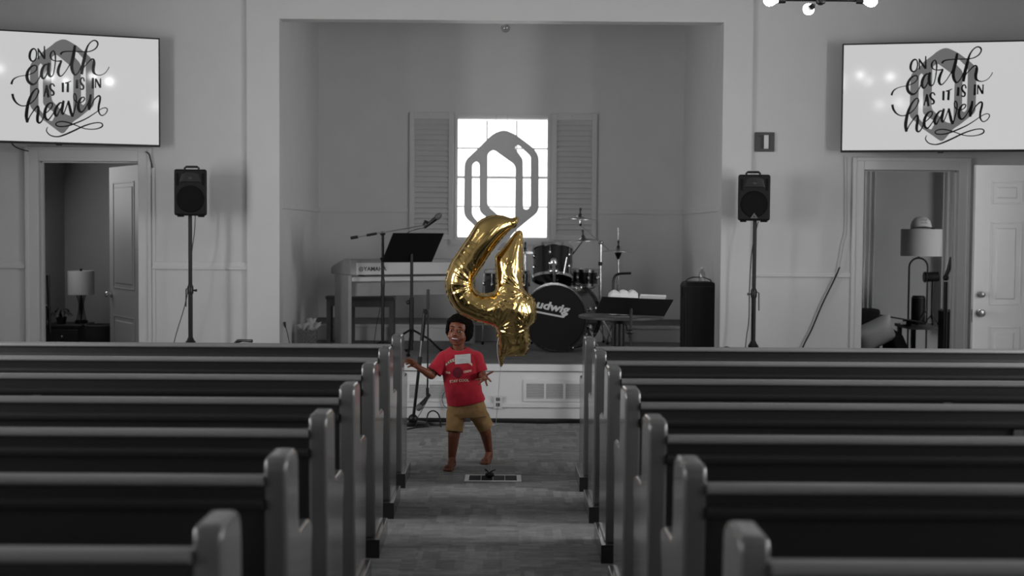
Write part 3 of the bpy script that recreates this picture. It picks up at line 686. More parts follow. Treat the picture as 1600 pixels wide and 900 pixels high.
# ------------------------------------------------------------------ chandeliers
def chandelier(loc, label):
    t = thing('chandelier', label, 'chandelier', (0, 0, 0), 'four-armed chandeliers')
    MB().cyl((0, 0, 0), (0, 0, CZ-loc[2]-.02), .008).build('stem', BLKM, t)
    MB().lathe([(.06, 0), (.06, .012), (.03, .02)], (0, 0, CZ-loc[2]-.021)).build('ceiling_rose', BLKM, t, smooth=True)
    MB().lathe([(.01, -.03), (.03, -.02), (.035, 0), (.03, .02), (.01, .03)], (0, 0, 0)).build('hub', BLKM, t, smooth=True)
    for a in range(4):
        d = V((math.cos(a*PI/2), math.sin(a*PI/2), 0))
        q = MB().cyl(d*.03, d*.24, .006, seg=8).build('arm', BLKM, t)
        MB().cyl(d*.235, d*.285, .02, .022).build('socket', BLKS, q, smooth=True)
        MB().lathe([(.014, 0), (.018, .012), (.034, .035), (.04, .058), (.034, .08), (.018, .094), (.002, .098)], d*.283, d, 18).build('bulb', BULB, q, smooth=True)
    t.location = loc
pc = at(1282, 1, 8.9)
chandelier(pc, 'black four-armed chandelier with round bulbs over the front right pews')
for i, (x, y) in enumerate(((-2.3, 8.2), (2.16, 5.2), (-2.3, 4.8), (2.16, 1.4), (-2.3, 1.2))):
    chandelier((x, y, pc.z+(.06 if i == 0 else .5)), 'black four-armed chandelier with round bulbs, ' + ('over the front left pews', 'over the middle right pews', 'over the middle left pews', 'over the rear right pews', 'over the rear left pews')[i])

# ------------------------------------------------------------------ stage furniture
def base(px, Y, z=SZ): return V((at(px, 500, Y).x, Y, z))
def tripod(t, o, top, rad, r, mt, rot=0, foot=True, name='leg'):
    for k in range(3):
        a = rot+k*2*PI/3; d = V((math.cos(a), math.sin(a), 0))
        l = MB().tube([o+V((0, 0, top)), o+d*rad*.6+V((0, 0, top*.55)), o+d*rad+V((0, 0, .012))], r, 8).build(name, mt, t, smooth=True)
        if foot: MB().ell(o+d*rad+V((0, 0, .014)), (r*1.8, r*1.8, .014)).build('rubber_foot', RUB, l, smooth=True)
def microphone(t, p, d, L=.18, name='microphone'):
    d = d.normalized()
    m = MB().lathe([(.011, 0), (.013, .02), (.02, L*.62), (.022, L*.66), (.016, L*.68)], p, d, 16).build(name, BLKS, t, smooth=True)
    MB().lathe([(.02, L*.67), (.026, L*.72), (.027, L*.84), (.02, L*.96), (.002, L)], p, d, 16).build('mesh_head', GRY, m, smooth=True)
# keyboard: digital piano seen from behind
th = math.radians(28); e1 = V((math.cos(th), math.sin(th), 0)); e2 = V((-math.sin(th), math.cos(th), 0))
P0 = base(547, 12.2); zt = at(547, 405, 12.2).z; zk = at(547, 430, 12.2).z
pn = thing('digital_piano', 'grey wooden digital piano seen from behind, left on the stage', 'piano', P0)
def pw(a, b, z): return P0+e1*a+e2*b+V((0, 0, z-SZ))
def pbox(a0, a1, b0, b1, z0, z1):
    m = MB(); m.prism([(a0, b0), (a1, b0), (a1, b1), (a0, b1)], lambda q: pw(q[0], q[1], z0), lambda q: pw(q[0], q[1], z1)); return m
PLn = 1.32
prof = [(.0, zk), (.0, zt), (.16, zt), (.46, zk+.075), (.50, zk+.05), (.50, zk)]
MB().prism(prof, lambda q: pw(0, q[0], q[1]), lambda q: pw(PLn, q[0], q[1])).build('keyboard_body', PIANO, pn, bevel=.006)
pbox(.06, PLn-.06, -.004, .0, zk+.004, zt-.035).build('back_panel', PIANOD, pn)
for a in (.0, PLn-.035): pbox(a, a+.035, .05, .40, SZ, zk).build('side_leg', PIANO, pn, bevel=.003)
pbox(.035, PLn-.035, .09, .11, zk-.2, zk-.075).build('modesty_panel', PIANO, pn, bevel=.002)
pbox(.035, PLn-.035, .04, .12, zk-.06, zk-.02).build('cross_rail', PIANOD, pn, bevel=.002)
pbox(.2, PLn-.1, .15, .3, zk-.02, zk).build('key_bed', BLKS, pn)
tm = textmesh('YAMAHA', .055, .0005, offset=.001, space=1.0)
for v in tm.vertices: q = pw(.245+v.co.x, -.0055, zk+.055+v.co.y); v.co = q-P0
link('maker_lettering', tm, PRINTD, pn)
q = MB(); cc = (.105, zk+.055)
q.lathe([(.016, 0), (.021, 0), (.021, .001), (.016, .001)], pw(cc[0], -.006, cc[1]), -e2, 20, close=True); q.build('round_emblem', PRINTD, pn)
for a in (0, 1, 2):
    an = PI/2+a*2*PI/3; MB().tube([pw(cc[0], -.006, cc[1]), pw(cc[0]+.015*math.cos(an), -.006, cc[1]+.015*math.sin(an))], .002, 6).build('emblem_fork', PRINTD, pn)
def bench(name, px0, px1, Y, ztop, label, dep=.3):
    a, b = at(px0, 480, Y).x, at(px1, 480, Y).x; t = thing(name, label, 'bench' if 'bench' in name else 'stool', ((a+b)/2, Y, SZ))
    MB().bb(a-.01, b+.01, Y-dep/2, Y+dep/2, ztop-.03, ztop).build('seat', BENCH, t, bevel=.004)
    for x in (a+.02, b-.02):
        for y in (Y-dep/2+.025, Y+dep/2-.025): MB().bb(x-.02, x+.02, y-.02, y+.02, SZ, ztop-.03).build('leg', BENCH, t)
    for y in (Y-dep/2+.02, Y+dep/2-.02): MB().bb(a+.04, b-.04, y-.01, y+.01, ztop-.1, ztop-.03).build('apron', BENCH, t)
bench('piano_bench', 546, 616, 13.03, at(580, 463, 13.0).z, 'brown wooden piano bench tucked behind the digital piano')
bench('wooden_stool', 512, 532, 13.03, at(514, 462, 13.0).z, 'narrow wooden stool at the left end of the digital piano', .2)
# microphone boom stand
Ym = 11.92; b = base(598, Ym); pv = at(598, 365, Ym); t = thing('microphone_stand', 'black boom microphone stand in front of the digital piano', 'microphone stand', b)
MB().cyl(b+V((0, 0, .06)), b+V((0, 0, .62)), .0155).build('lower_pole', BLKM, t, smooth=True); MB().cyl(b+V((0, 0, .6)), pv, .0125).build('upper_pole', BLKM, t, smooth=True)
MB().lathe([(.014, 0), (.018, .02), (.018, .07), (.012, .09)], b+V((0, 0, .58))).build('clutch', BLKS, t, smooth=True)
tripod(t, b, .1, .22, .007, BLKM, .25)
e0, e1_ = at(548, 372, Ym), at(662, 352, Ym-.05)
MB().cyl(e0, e1_, .006).build('boom_arm', STEEL, t, smooth=True); MB().cyl(e0, e0+(e1_-e0)*.1, .014).build('counterweight', BLKS, t, smooth=True)
MB().ell(pv+V((0, -.01, 0)), (.026, .02, .02)).build('boom_clutch', BLKS, t, smooth=True); MB().cyl(e0+(e1_-e0)*.22, e0+(e1_-e0)*.36, .012).build('boom_grip', BLKS, t)
mp0 = at(663, 356, Ym-.05); microphone(t, mp0, at(686, 337, Ym-.06)-mp0, .2)
MB().tube([e1_, at(664, 346, Ym-.05), at(672, 350, Ym-.05)], [.012, .016, .018], 10).build('clip', BLKS, t)
# music stand
Yd = 11.82; b = base(643, Yd-.0); t = thing('music_stand', 'black music stand with a solid tilted desk left of the balloon', 'music stand', b)
c0 = at(645, 387, Yd-.06); wv = V((.215, .12, 0)); hv = V((.058, -.1, .128)); nn = wv.cross(hv).normalized()*.004
def desk(t, c0, wv, hv, nn, split=None):
    m = MB(); vs = [c0+sx*wv+sz*hv+sn*nn for sn in (-1, 1) for sx, sz in ((-1, -1), (1, -1), (1, 1), (-1, 1))]
    m.add(vs, [(0, 1, 2, 3), (7, 6, 5, 4), (0, 4, 5, 1), (1, 5, 6, 2), (2, 6, 7, 3), (3, 7, 4, 0)]); o = m.build('desk', BLKS, t)
    s_ = 1 if nn.y > 0 else -1
    k = MB(); off = nn.normalized()*.05*s_; vs = [c0-hv+sx*wv+q*off-hv*.0+V((0, 0, dz)) for dz in (-.004, .004) for sx, q in ((-1, 0), (1, 0), (1, 1), (-1, 1))]
    k.add(vs, [(0, 1, 2, 3), (7, 6, 5, 4), (0, 4, 5, 1), (1, 5, 6, 2), (2, 6, 7, 3), (3, 7, 4, 0)]); k.build('desk_lip', BLKS, t)
    return o
desk(t, c0, wv, hv, nn)
MB().cyl(b+V((0, 0, .03)), V((b.x, b.y, c0.z-.02)), .014).build('pole', BLKM, t, smooth=True); MB().cyl(b+V((0, 0, .1)), b+V((0, 0, .5)), .02).build('outer_tube', BLKM, t, smooth=True)
MB().tube([V((b.x, b.y, c0.z-.05)), V((b.x, b.y-.01, c0.z)), c0+V((0, .0, .01))], .012, 8).build('tilt_bracket', BLKS, t)
MB().ell(V((b.x-.03, b.y, b.z+.46)), (.02, .012, .02)).build('height_knob', BLKS, t, smooth=True)
tripod(t, b, .22, .3, .01, BLKM, .5); 
cable('microphone_cable', [at(667, 355, Ym-.06), at(640, 362, Ym), at(622, 378, Ym+.05), at(552+.1, 400, Ym+.2) if 0 else at(553+50, 396, Ym), at(551+0, 400, Ym) if 0 else at(600, 400, Ym+.03), at(596, 404, Ym), at(596, 440, Ym), at(594, 480, Ym), at(588, 510, Ym), at(584, 545, Ym-.0)], 'thin black cable hanging from the boom microphone', .003)
# leaning microphone stand on the floor before the stage, mic hanging down
Yf = 10.8; b = base(646, Yf, 0); t = thing('microphone_stand', 'black microphone stand leaning before the stage with its microphone hanging down', 'microphone stand', b)
tp = at(664, 486, Yf)
MB().lathe([(.12, 0), (.13, .01), (.12, .02), (.03, .03), (.02, .05)], b).build('round_base', BLKM, t, smooth=True)
MB().cyl(b+V((0, 0, .03)), b+(tp-b)*.55, .0125).build('lower_pole', BLKM, t, smooth=True); MB().cyl(b+(tp-b)*.53, tp, .009).build('upper_pole', STEEL, t, smooth=True)
MB().cyl(b+(tp-b)*.5, b+(tp-b)*.6, .018).build('clutch', BLKS, t, smooth=True); MB().cyl(b+(tp-b)*.74, b+(tp-b)*1.02, .016).build('grip', BLKS, t, smooth=True)
MB().ell(b+V((0, 0, .05)), (.04, .035, .04)).build('base_hub', BLKS, t, smooth=True)
bt, bb_ = at(669, 452, Yf-.04), at(668, 612, Yf-.04)
MB().cyl(bt, bb_, .007).build('boom_arm', BLKM, t, smooth=True); MB().cyl(bt, bt+(bb_-bt)*.2, .012).build('counterweight', BLKS, t, smooth=True)
MB().tube([tp, at(667, 488, Yf-.04)], .018, 8).build('boom_clutch', BLKS, t); MB().cyl(at(668, 606, Yf-.04), at(668, 618, Yf-.04), .013).build('clip_holder', BLKS, t)
m0 = at(672, 616, Yf-.05); microphone(t, m0, at(657, 634, Yf-.07)-m0, .17)
cable('floor_cable', [at(672, 617, Yf-.05), at(660, 640, Yf-.04), at(652, 654, Yf-.06), at(650, 664, Yf-.14)+V((0, 0, .0)), V((at(650, 664, Yf).x, Yf-.2, .006)), V((at(672, 664, Yf).x, Yf-.15, .006))], 'thin cable falling from the hanging microphone', .003)
# ------------------------------------------------------------------ drum kit
def rim(mb, c, n, r, w_=.02, t_=.008): mb.lathe([(r, -w_/2), (r+t_, -w_/2), (r+t_, w_/2), (r, w_/2)], c, n, 36, close=True)
def drum(name, c, n, r, dep, label, lugs=6, rot=0, head=SKINH, hoop=CHR, shell=DRUM):
    """c: centre of the top/front head, n: outward normal of that head"""
    n = n.normalized(); t = thing(name, label, 'drum', c-n*dep*.5 if abs(n.z) < .5 else c-n*dep, 'drum kit')
    MB().lathe([(r, -.012), (r, -dep+.012)], c, n, 40).build('shell', shell, t, smooth=True, ang=30)
    MB().lathe([(r-.004, -.012), (r-.004, -.003), (.001, -.003)], c, n, 40).build('batter_head', head, t, smooth=True, ang=30)
    for k, q in ((0, c-n*.008), (1, c-n*(dep-.008))):
        m = MB(); rim(m, q, n, r+.003, .026, .008 if hoop is CHR else .014); m.build('hoop', hoop, t, smooth=True)
    a = n.orthogonal().normalized() if abs(n.z) < .9 else V((1, 0, 0)); a = (a-n*a.dot(n)).normalized(); b_ = n.cross(a)
    for k in range(lugs):
        an = rot+2*PI*k/lugs; d = a*math.cos(an)+b_*math.sin(an)
        for h in ((.32, .68) if dep > .2 else (.5,)):
            L = MB().ell(c-n*dep*h+d*(r+.008), (.012, .012, .022)).build('lug', CHR, t, smooth=True)
        for s in ((.02, dep*.3), (dep-.02, dep*.7)): MB().cyl(c-n*s[0]+d*(r+.012), c-n*s[1]+d*(r+.012), .0035, seg=6).build('tension_rod', CHR, t)
    return t, n
an = math.radians(24); nb = V((-math.sin(an), -math.cos(an), 0)); rb = V((math.cos(an), -math.sin(an), 0))
cb = at(866, 500, 12.0); RB = .300; cb.z = SZ+RB+.02
bd, _ = drum('bass_drum', cb, nb, RB, .40, 'large black bass drum with white front lettering behind the balloon', 8, .3, DHEAD, DRUM)
def on_head(u, v, d=.0015): return cb + rb*u + V((0, 0, v)) + nb*d
LUD = textmesh('Ludwig', .125, .0006, shear=.2, offset=.0042, space=1.0)
xs = [v.co.x for v in LUD.vertices]; sc_ = .40/(max(xs)-min(xs)); rt = -math.radians(8.5)
def tilt(x, y): return (x*math.cos(rt)-y*math.sin(rt), x*math.sin(rt)+y*math.cos(rt))
tu, tv = -.055, .10
for v in LUD.vertices: x, y = tilt(v.co.x*sc_, v.co.y*.82); v.co = on_head(tu+x, tv+y, .001+v.co.z)-wloc(bd)
link('maker_lettering', LUD, DLOGO, bd)
ul = [(-.20, -.062), (.14, -.062), (.165, -.035), (.19, -.035), (.16, -.078), (-.20, -.078)]
MB().prism(ul, lambda q: on_head(tu+tilt(*q)[0], tv+tilt(*q)[1], .0005), lambda q: on_head(tu+tilt(*q)[0], tv+tilt(*q)[1], .0015)).build('lettering_underline', DLOGO, bd)
for s in (1, -1):
    p = cb-nb*.12+rb*s*RB*.93+V((0, 0, -RB*.3)); f = V((p.x+s*rb.x*.16-.03, p.y-.18, SZ+.012))
    l = MB().cyl(p+(p-f)*.15, f, .008).build('spur', CHR, bd, smooth=True); MB().ell(f, (.016, .016, .012)).build('rubber_foot', RUB, l, smooth=True); MB().lathe([(.02, 0), (.03, .012), (.03, .03), (.02, .04)], p, rb*s).build('spur_bracket', CHR, l, smooth=True)
# rack tom and its mount
nt_ = V((.02, .34, .94)); ct = at(864, 389, 12.3)
td, nt_ = drum('rack_tom', ct, nt_, .182, .30, 'black rack tom with chrome rims mounted on the bass drum', 6, .35)
pm = ct-nt_*.13+V((0, -.20, 0))
m = MB().tube([pm+V((0, -.012, .01)), at(866, 425, 11.98), at(866, 443, 12.02), V((at(866, 446, 12.04).x, 12.1, cb.z+RB+.0))], .013, 10); m.build('mount_post', CHR, td, smooth=True)
MB().ell(pm-nt_*.08, (.05, .03, .03)).build('mount_bracket', CHR, td, smooth=True); MB().ell(pm, (.035, .024, .05)).build('mount_plate', CHR, td, smooth=True); MB().lathe([(.05, 0), (.045, .02), (.02, .035)], V((at(866, 446, 12.04).x, 12.1, cb.z+RB-.004))).build('mount_base', CHR, td, smooth=True)
MB().cyl(at(886, 402, 12.05), at(881, 428, 12.05), .009).build('tom_leg_rod', CHR, td, smooth=True)
cs = at(914, 421, 12.75); sd, _ = drum('snare_drum', cs, V((.03, -.03, 1)), .128, .15, 'small black drum with chrome lugs right of the rack tom', 8, .2)
sb = base(918, 12.78); MB().cyl(sb+V((0, 0, .2)), cs-V((0, -.02, .19)), .011).build('stand_post', CHR, sd, smooth=True); tripod(sd, sb, .3, .22, .008, CHR, .4, name='stand_leg')
for k in range(3):
    a_ = .5+k*2*PI/3; d = V((math.cos(a_), math.sin(a_), 0)); MB().tube([cs+V((0, .02, -.2)), cs+d*.1+V((0, 0, -.18)), cs+d*.138+V((0, 0, -.145))], .006, 6).build('basket_arm', BLKM, sd)
cf = at(792, 423, 12.7); fd, _ = drum('floor_tom', cf, V((.02, -.02, 1)), .212, .40, 'black floor tom seen through the loop of the balloon', 8, .1)
for k in range(3):
    a_ = .9+k*2*PI/3; d = V((math.cos(a_), math.sin(a_), 0)); p = cf+d*.232; l = MB().cyl(V((p.x, p.y, SZ+.01)), p-V((0, 0, .15)), .006).build('leg', CHR, fd); MB().ell(V((p.x, p.y, SZ+.02)), (.014, .014, .018)).build('rubber_foot', RUB, l)
def cymbal(t, c, n, r, name='cymbal'):
    n = n.normalized(); k = MB(); k.lathe([(.006, .028), (.02, .027), (.034, .016), (.042, .010), (r*.6, .004), (r, -.008), (r, -.011), (r*.6, .001), (.04, .006), (.006, .022)], c, n, 40); k.build(name, CYM, t, smooth=True, ang=50)
    MB().lathe([(.014, .026), (.016, .03), (.016, .045), (.008, .05), (.008, .075), (.011, .075), (.011, .1), (.004, .102)], c, n, 12).build('felt_and_wingnut', BLKS, t, smooth=True)
Yc = 12.95; b = base(938, Yc); t = thing('cymbal_stand', 'chrome boom cymbal stand with a crash cymbal right of the drums', 'cymbal stand', b, 'drum kit')
pv = at(939, 379, Yc); MB().cyl(b+V((0, 0, .25)), at(938, 424, Yc), .014).build('lower_tube', CHR, t, smooth=True); MB().cyl(at(938, 426, Yc), pv, .011).build('upper_tube', CHR, t, smooth=True)
for y in (412, 449): MB().cyl(at(938, y+3, Yc), at(938, y-3, Yc), .02).build('memory_lock', BLKS if y < 420 else CHR, t, smooth=True)
MB().ell(pv, (.028, .02, .022)).build('boom_tilter', CHR, t, smooth=True); MB().cyl(at(951, 390, Yc), at(906, 351, Yc-.02), .0055).build('boom_rod', STEEL, t, smooth=True)
MB().cyl(at(906, 352, Yc-.02), at(906, 341, Yc-.02), .006).build('tilter_rod', CHR, t); cymbal(t, at(906, 341, Yc-.02), V((.06, -.02, 1)), .188)
MB().ell(at(907, 351, Yc-.02), .014).build('tilter_joint', BLKS, t, smooth=True); tripod(t, b, .28, .17, .008, CHR, 1.3)
Yc = 13.0; b = base(966, Yc); t = thing('hi_hat_stand', 'hi-hat stand with a pair of cymbals, rightmost of the drum kit', 'cymbal stand', b, 'drum kit')
MB().cyl(b+V((0, 0, .1)), at(966, 404, Yc), .012).build('lower_tube', CHR, t, smooth=True); MB().cyl(at(966, 404, Yc), at(966, 356, Yc), .0035, seg=8).build('pull_rod', CHR, t)
hc = at(966, 391.5, Yc); cymbal(t, hc, V((0, 0, 1)), .162, 'top_cymbal')
MB().lathe([(.03, -.02), (.162, -.012), (.162, -.009), (.04, -.014)], hc, (0, 0, 1), 36).build('bottom_cymbal', CYM, t, smooth=True)
MB().lathe([(.012, -.085), (.016, -.07), (.028, -.045), (.036, -.02)], hc, (0, 0, 1), 16).build('seat_cup', BLKS, t, smooth=True); tripod(t, b, .32, .14, .008, CHR, .3)
MB().prism([(-.04, -.14), (.04, -.14), (.045, .12), (-.045, .12)], lambda q: (b.x+q[0], b.y+q[1], SZ+.01), lambda q: (b.x+q[0], b.y+q[1], SZ+.03+max(0, -q[1])*.25)).build('foot_pedal', BLKM, t)
Yc = 12.86; b = base(884, Yc); t = thing('cymbal_stand', 'low cymbal on a stand half hidden behind the rack tom', 'cymbal stand', b, 'drum kit')
MB().cyl(b+V((0, 0, .2)), at(884, 410, Yc), .011).build('lower_tube', BLKM, t, smooth=True); MB().cyl(at(882, 414, Yc), at(911, 376, Yc), .006).build('boom_rod', BLKM, t, smooth=True); cymbal(t, at(911.5, 375, Yc), V((-.08, -.02, 1)), .145); tripod(t, b, .25, .13, .007, BLKM, 2.0)
Yc = 12.98; b = base(822, Yc); t = thing('cymbal_stand', 'dark cymbal on a stand between the balloon and the rack tom', 'cymbal stand', b, 'drum kit')
MB().cyl(b+V((0, 0, .2)), at(820, 395, Yc), .01).build('lower_tube', CHR, t, smooth=True); cymbal(t, at(820, 394, Yc), V((.05, -.02, 1)), .12); tripod(t, b, .25, .12, .007, CHR, 1.0)
# ------------------------------------------------------------------ round table and music stand before the stage
Yt = 10.6; zt_ = at(971, 492, Yt).z; b = base(968, Yt, 0); t = thing('pedestal_table', 'small round grey pedestal table behind the folded black music stand', 'table', b)
MB().lathe([(.33, 0), (.345, .006), (.345, .022), (.33, .028)], V((at(971, 492, Yt).x, Yt, zt_-.028)), seg=48).build('table_top', DGRY, t, smooth=True); MB().cyl(b+V((0, 0, .03)), V((b.x, Yt, zt_-.03)), .042).build('pedestal', BLKM, t, smooth=True)
MB().lathe([(.24, 0), (.24, .012), (.06, .03), (.05, .04)], b, seg=36).build('foot_plate', BLKM, t, smooth=True); MB().lathe([(.045, 0), (.12, .03), (.12, .04)], V((b.x, Yt, zt_-.068))).build('top_flange', BLKM, t, smooth=True)
Yq = 10.02; b = base(986, Yq, 0); t = thing('music_stand', 'black two-panel music stand in front of the round table', 'music stand', b)
c0 = at(962, 478, Yq); desk(t, at(963.5, 477.5, Yq), V((.138, 0, -.005)), V((.022, -.06, .064)), V((0, 1, .5)).normalized()*.004); o2 = desk(t, at(1018, 480, Yq+.012), V((.132, 0, -.004)), V((.026, -.06, .064)), V((0, 1, .5)).normalized()*.004)
MB().cyl(b+V((0, 0, .05)), at(986, 490, Yq+.02), .012).build('pole', BLKM, t, smooth=True); MB().cyl(b+V((0, 0, .05)), b+V((0, 0, .6)), .016).build('outer_tube', STEEL, t, smooth=True); MB().ell(at(984, 519, Yq), (.03, .02, .02)).build('height_knob', BLKS, t, smooth=True)
MB().tube([at(986, 492, Yq+.03), at(986, 478, Yq+.02)], .014, 8).build('tilt_bracket', BLKS, t); tripod(t, b, .25, .28, .01, BLKM, .2)
bk = MB(); c1 = at(1015, 478, Yq+.03); u1 = V((.096, 0, -.003)); u2 = V((.02, -.055, .07))
bk.add([c1+sx*u1+sz*u2+q*V((0, .02, .01)) for q in (0, 1) for sx, sz in ((-1, -.9), (1, -.9), (1, 1.12), (-1, 1.12))], [(0, 1, 2, 3), (7, 6, 5, 4), (0, 4, 5, 1), (1, 5, 6, 2), (2, 6, 7, 3), (3, 7, 4, 0)])
tag(bk.build('open_book', PAPER), 'white booklet resting on the two-panel music stand', 'book')
bg = MB(); zq = zt_
for i in range(3):
    for j in range(2):
        c_ = V((at(957+i*14.5, 470, Yt-.05).x+.012, Yt-.07+j*.075, zq)); bg.cap(c_+V((0, 0, .04)), c_+V((0, 0, .165+.012*random.random())), .041, .036); bg.box(c_+V((0, 0, .09)), (.08, .08, .17))
bg.v = [V((p.x, p.y, max(p.z, zq+.001))) for p in bg.v]
me = remesh(bg, .008, 2); c_ = V((at(974, 470, Yt).x, Yt, zq))
for v in me.vertices: v.co = v.co-c_+noise.noise_vector(v.co*30)*.006
for v in me.vertices: v.co.z = max(v.co.z, .001)
tag(link('bottle_pack', me, PAPER, None, smooth=True, loc=c_), 'white plastic-wrapped pack of bottles on the round table', 'bottle pack')
tag(MB().tube(spline([tuple(base(958, 11.9, SZ)), tuple(at(958, 470, 11.9)), tuple(at(958, 445, 11.9)), tuple(at(960, 433, 11.9)), tuple(at(967, 428, 11.9)), tuple(at(986, 427, 11.9))], 5), .011, 8).build('bent_pipe_stand', BLKM, smooth=True), 'thin black bent pipe rising behind the white bottle pack', 'stand')
# ------------------------------------------------------------------ bin, bottle, bag, plug
Yn = 12.15; b = base(1090, Yn); W = .145; H = at(1090, 440, Yn).z-SZ
t = thing('black_bin', 'tall black bin with a thin wire handle beside the right alcove wall', 'bin', b)
MB().prism([(-W*.97, 0), (W*.97, 0), (W, H*.93), (W*.9, H), (-W*.9, H), (-W, H*.93)], lambda q: (b.x+q[0], b.y-.16, SZ+q[1]), lambda q: (b.x+q[0], b.y+.16, SZ+q[1])).build('bin_body', BLK, t, bevel=.02, bseg=3)
MB().bb(b.x-W*.98, b.x+W*.98, b.y-.165, b.y+.165, SZ+H*.93, SZ+H*.945).build('lid_seam', BLKS, t, bevel=.002)
MB().tube([(b.x-.13, b.y, SZ+H-.02), (b.x-.10, b.y, SZ+H+.02), (b.x-.05, b.y, SZ+H+.04), (b.x+.05, b.y, SZ+H+.04), (b.x+.11, b.y, SZ+H+.018), (b.x+.135, b.y, SZ+H-.03)], .005, 8).build('wire_handle', BLKM, t, smooth=True)
MB().bb(b.x-W-.012, b.x-W+.004, b.y-.03, b.y+.03, SZ+H*.78, SZ+H*.92).build('side_latch', BLKS, t)
for s in (-1, 1): MB().cyl((b.x+s*.1, b.y-.1, SZ+.0), (b.x+s*.1, b.y-.1, SZ+.012), .02).build('foot', RUB, t)
bo = V((b.x+.02, b.y-.10, SZ+H+.001)); t = thing('water_bottle', 'small clear plastic bottle standing on the black bin', 'bottle', bo)
MB().lathe([(.028, 0), (.03, .01), (.03, .07), (.026, .09), (.012, .11), (.012, .12)], bo, seg=16).build('bottle_body', CLEAR, t, smooth=True); MB().cyl(bo+V((0, 0, .12)), bo+V((0, 0, .135)), .014).build('cap', WHT, t)
Yg = 12.35; b = base(481, Yg); t = thing('gift_bag', 'floral patterned gift bag with white tissue on the left of the stage', 'bag', b)
MB().prism([(-.085, -.04), (.085, -.04), (.085, .04), (-.085, .04)], lambda q: (b.x+q[0]*.9, b.y+q[1], SZ), lambda q: (b.x+q[0], b.y+q[1], SZ+.165)).build('bag_body', FLORAL, t, bevel=.006)
k = MB()
for i in range(9):
    a_ = V((b.x+random.uniform(-.05, .06), b.y+random.uniform(-.02, .02), SZ+.16)); q_ = a_+V((random.uniform(-.06, .08), random.uniform(-.03, .03), random.uniform(.05, .12))); w1 = V((random.uniform(.03, .05), random.uniform(-.02, .02), .01))
    k.add([a_-w1*.4, a_+w1*.4, q_+w1*.7, q_-w1*.6], [(0, 1, 2, 3)])
o = k.build('tissue_paper', TISSUE, t, smooth=True); so = o.modifiers.new('thick', 'SOLIDIFY'); so.thickness = .001; o['kind'] = 'stuff'
for s in (-1, 1): MB().tube([(b.x-.03, b.y+s*.04, SZ+.16), (b.x-.02, b.y+s*.045, SZ+.22), (b.x+.03, b.y+s*.045, SZ+.22), (b.x+.04, b.y+s*.04, SZ+.16)], .002, 6).build('bag_handle', WHT, t)
t = thing('power_plug', 'black power plug standing up from its cable at the left alcove wall', 'plug', base(455, 11.8))
MB().tube(spline([tuple(base(455, 11.8)), tuple(at(451, 530, 11.8)), tuple(at(448, 517, 11.8)), tuple(at(446, 510, 11.8))], 4), .004, 6).build('plug_cable', CABLE, t); MB().tube([at(446, 512, 11.8), at(445, 508, 11.8), at(444.5, 503, 11.8)], [.006, .012, .012], 8).build('plug_head', BLKS, t)
# ------------------------------------------------------------------ wall plate, cords, conduits
p = at(1194.5, 222, YW); t = thing('wall_control', 'dark square wall plate with a white switch above the right loudspeaker', 'switch plate', (p.x, YW, p.z))
MB().bb(p.x-.085, p.x+.085, YW-.02, YW-.0005, p.z-.085, p.z+.085).build('cover_plate', DGRY, t, bevel=.003); k = MB().bb(p.x-.035, p.x+.045, YW-.024, YW-.02, p.z-.06, p.z+.06).build('recess', BLKS, t); MB().bb(p.x-.01, p.x+.03, YW-.034, YW-.024, p.z-.06, p.z+.06).build('white_switch', WHT, k, bevel=.002)
MB().bb(p.x-.055, p.x-.012, YW-.026, YW-.02, p.z+.045, p.z+.057).build('side_tab', BLKS, t)
yk = YW-.04
cable('power_cable', [at(1323, 245, yk), at(1323.5, 300, yk), at(1323, 358, yk), at(1318, 380, yk), at(1311, 418, yk)], 'thin pale cord hanging beside the right doorway', .006, WCAB)
cable('extension_cable', [at(1312, 417, yk), at(1304, 436, yk), at(1285, 475, yk), at(1268, 515, yk), at(1252, 550, yk), at(1245, 600, yk), at(1243, 664, yk)], 'black cord slanting down the wall left of the right doorway', .007)
o = MB().bb(at(238, 400, YW).x, at(243, 400, YW).x, YW-.014, YW-.001, .15, at(238, 262, YW).z).build('cable_raceway', TRIM); tag(o, 'slim white cable raceway beside the left doorway', 'raceway')
cable('television_cable', [at(228, 237, yk), at(233, 241, yk), at(235, 248, yk), at(238, 262, YW-.012)], 'short black cable entering the raceway above the left doorway', .006)
cable('television_cable', [at(15, 219, 11.3), at(22, 228, 11.4), at(32, 233, 11.5), at(44, 236, yk)], 'black cable dropping from the left television', .006)
cable('coiled_cable', [base(1152, 11.45), at(1146, 551, 11.45), at(1138, 543, 11.45), at(1130, 544, 11.45), at(1120, 553, 11.45), base(1116, 11.4, SZ+.006), at(1124, 560, 11.38), at(1136, 550, 11.4), at(1146, 553, 11.42), base(1150, 11.42, SZ+.006)], 'loop of black cable lying on the stage by the right casing', .007)
b = base(368, 10.5, 0); t = thing('microphone_stand', 'short black microphone stand peeking over the front left pew', 'microphone stand', b)
MB().lathe([(.12, 0), (.12, .02), (.02, .03)], b).build('round_base', BLKM, t, smooth=True); tp = at(367, 538, 10.5); MB().cyl(b+V((0, 0, .02)), tp, .011).build('pole', BLKM, t, smooth=True)
MB().tube([tp, at(372, 533, 10.48), at(380, 532, 10.46), at(394, 533, 10.44)], [.016, .016, .01, .014], 8).build('boom_arm', BLKS, t, smooth=True)
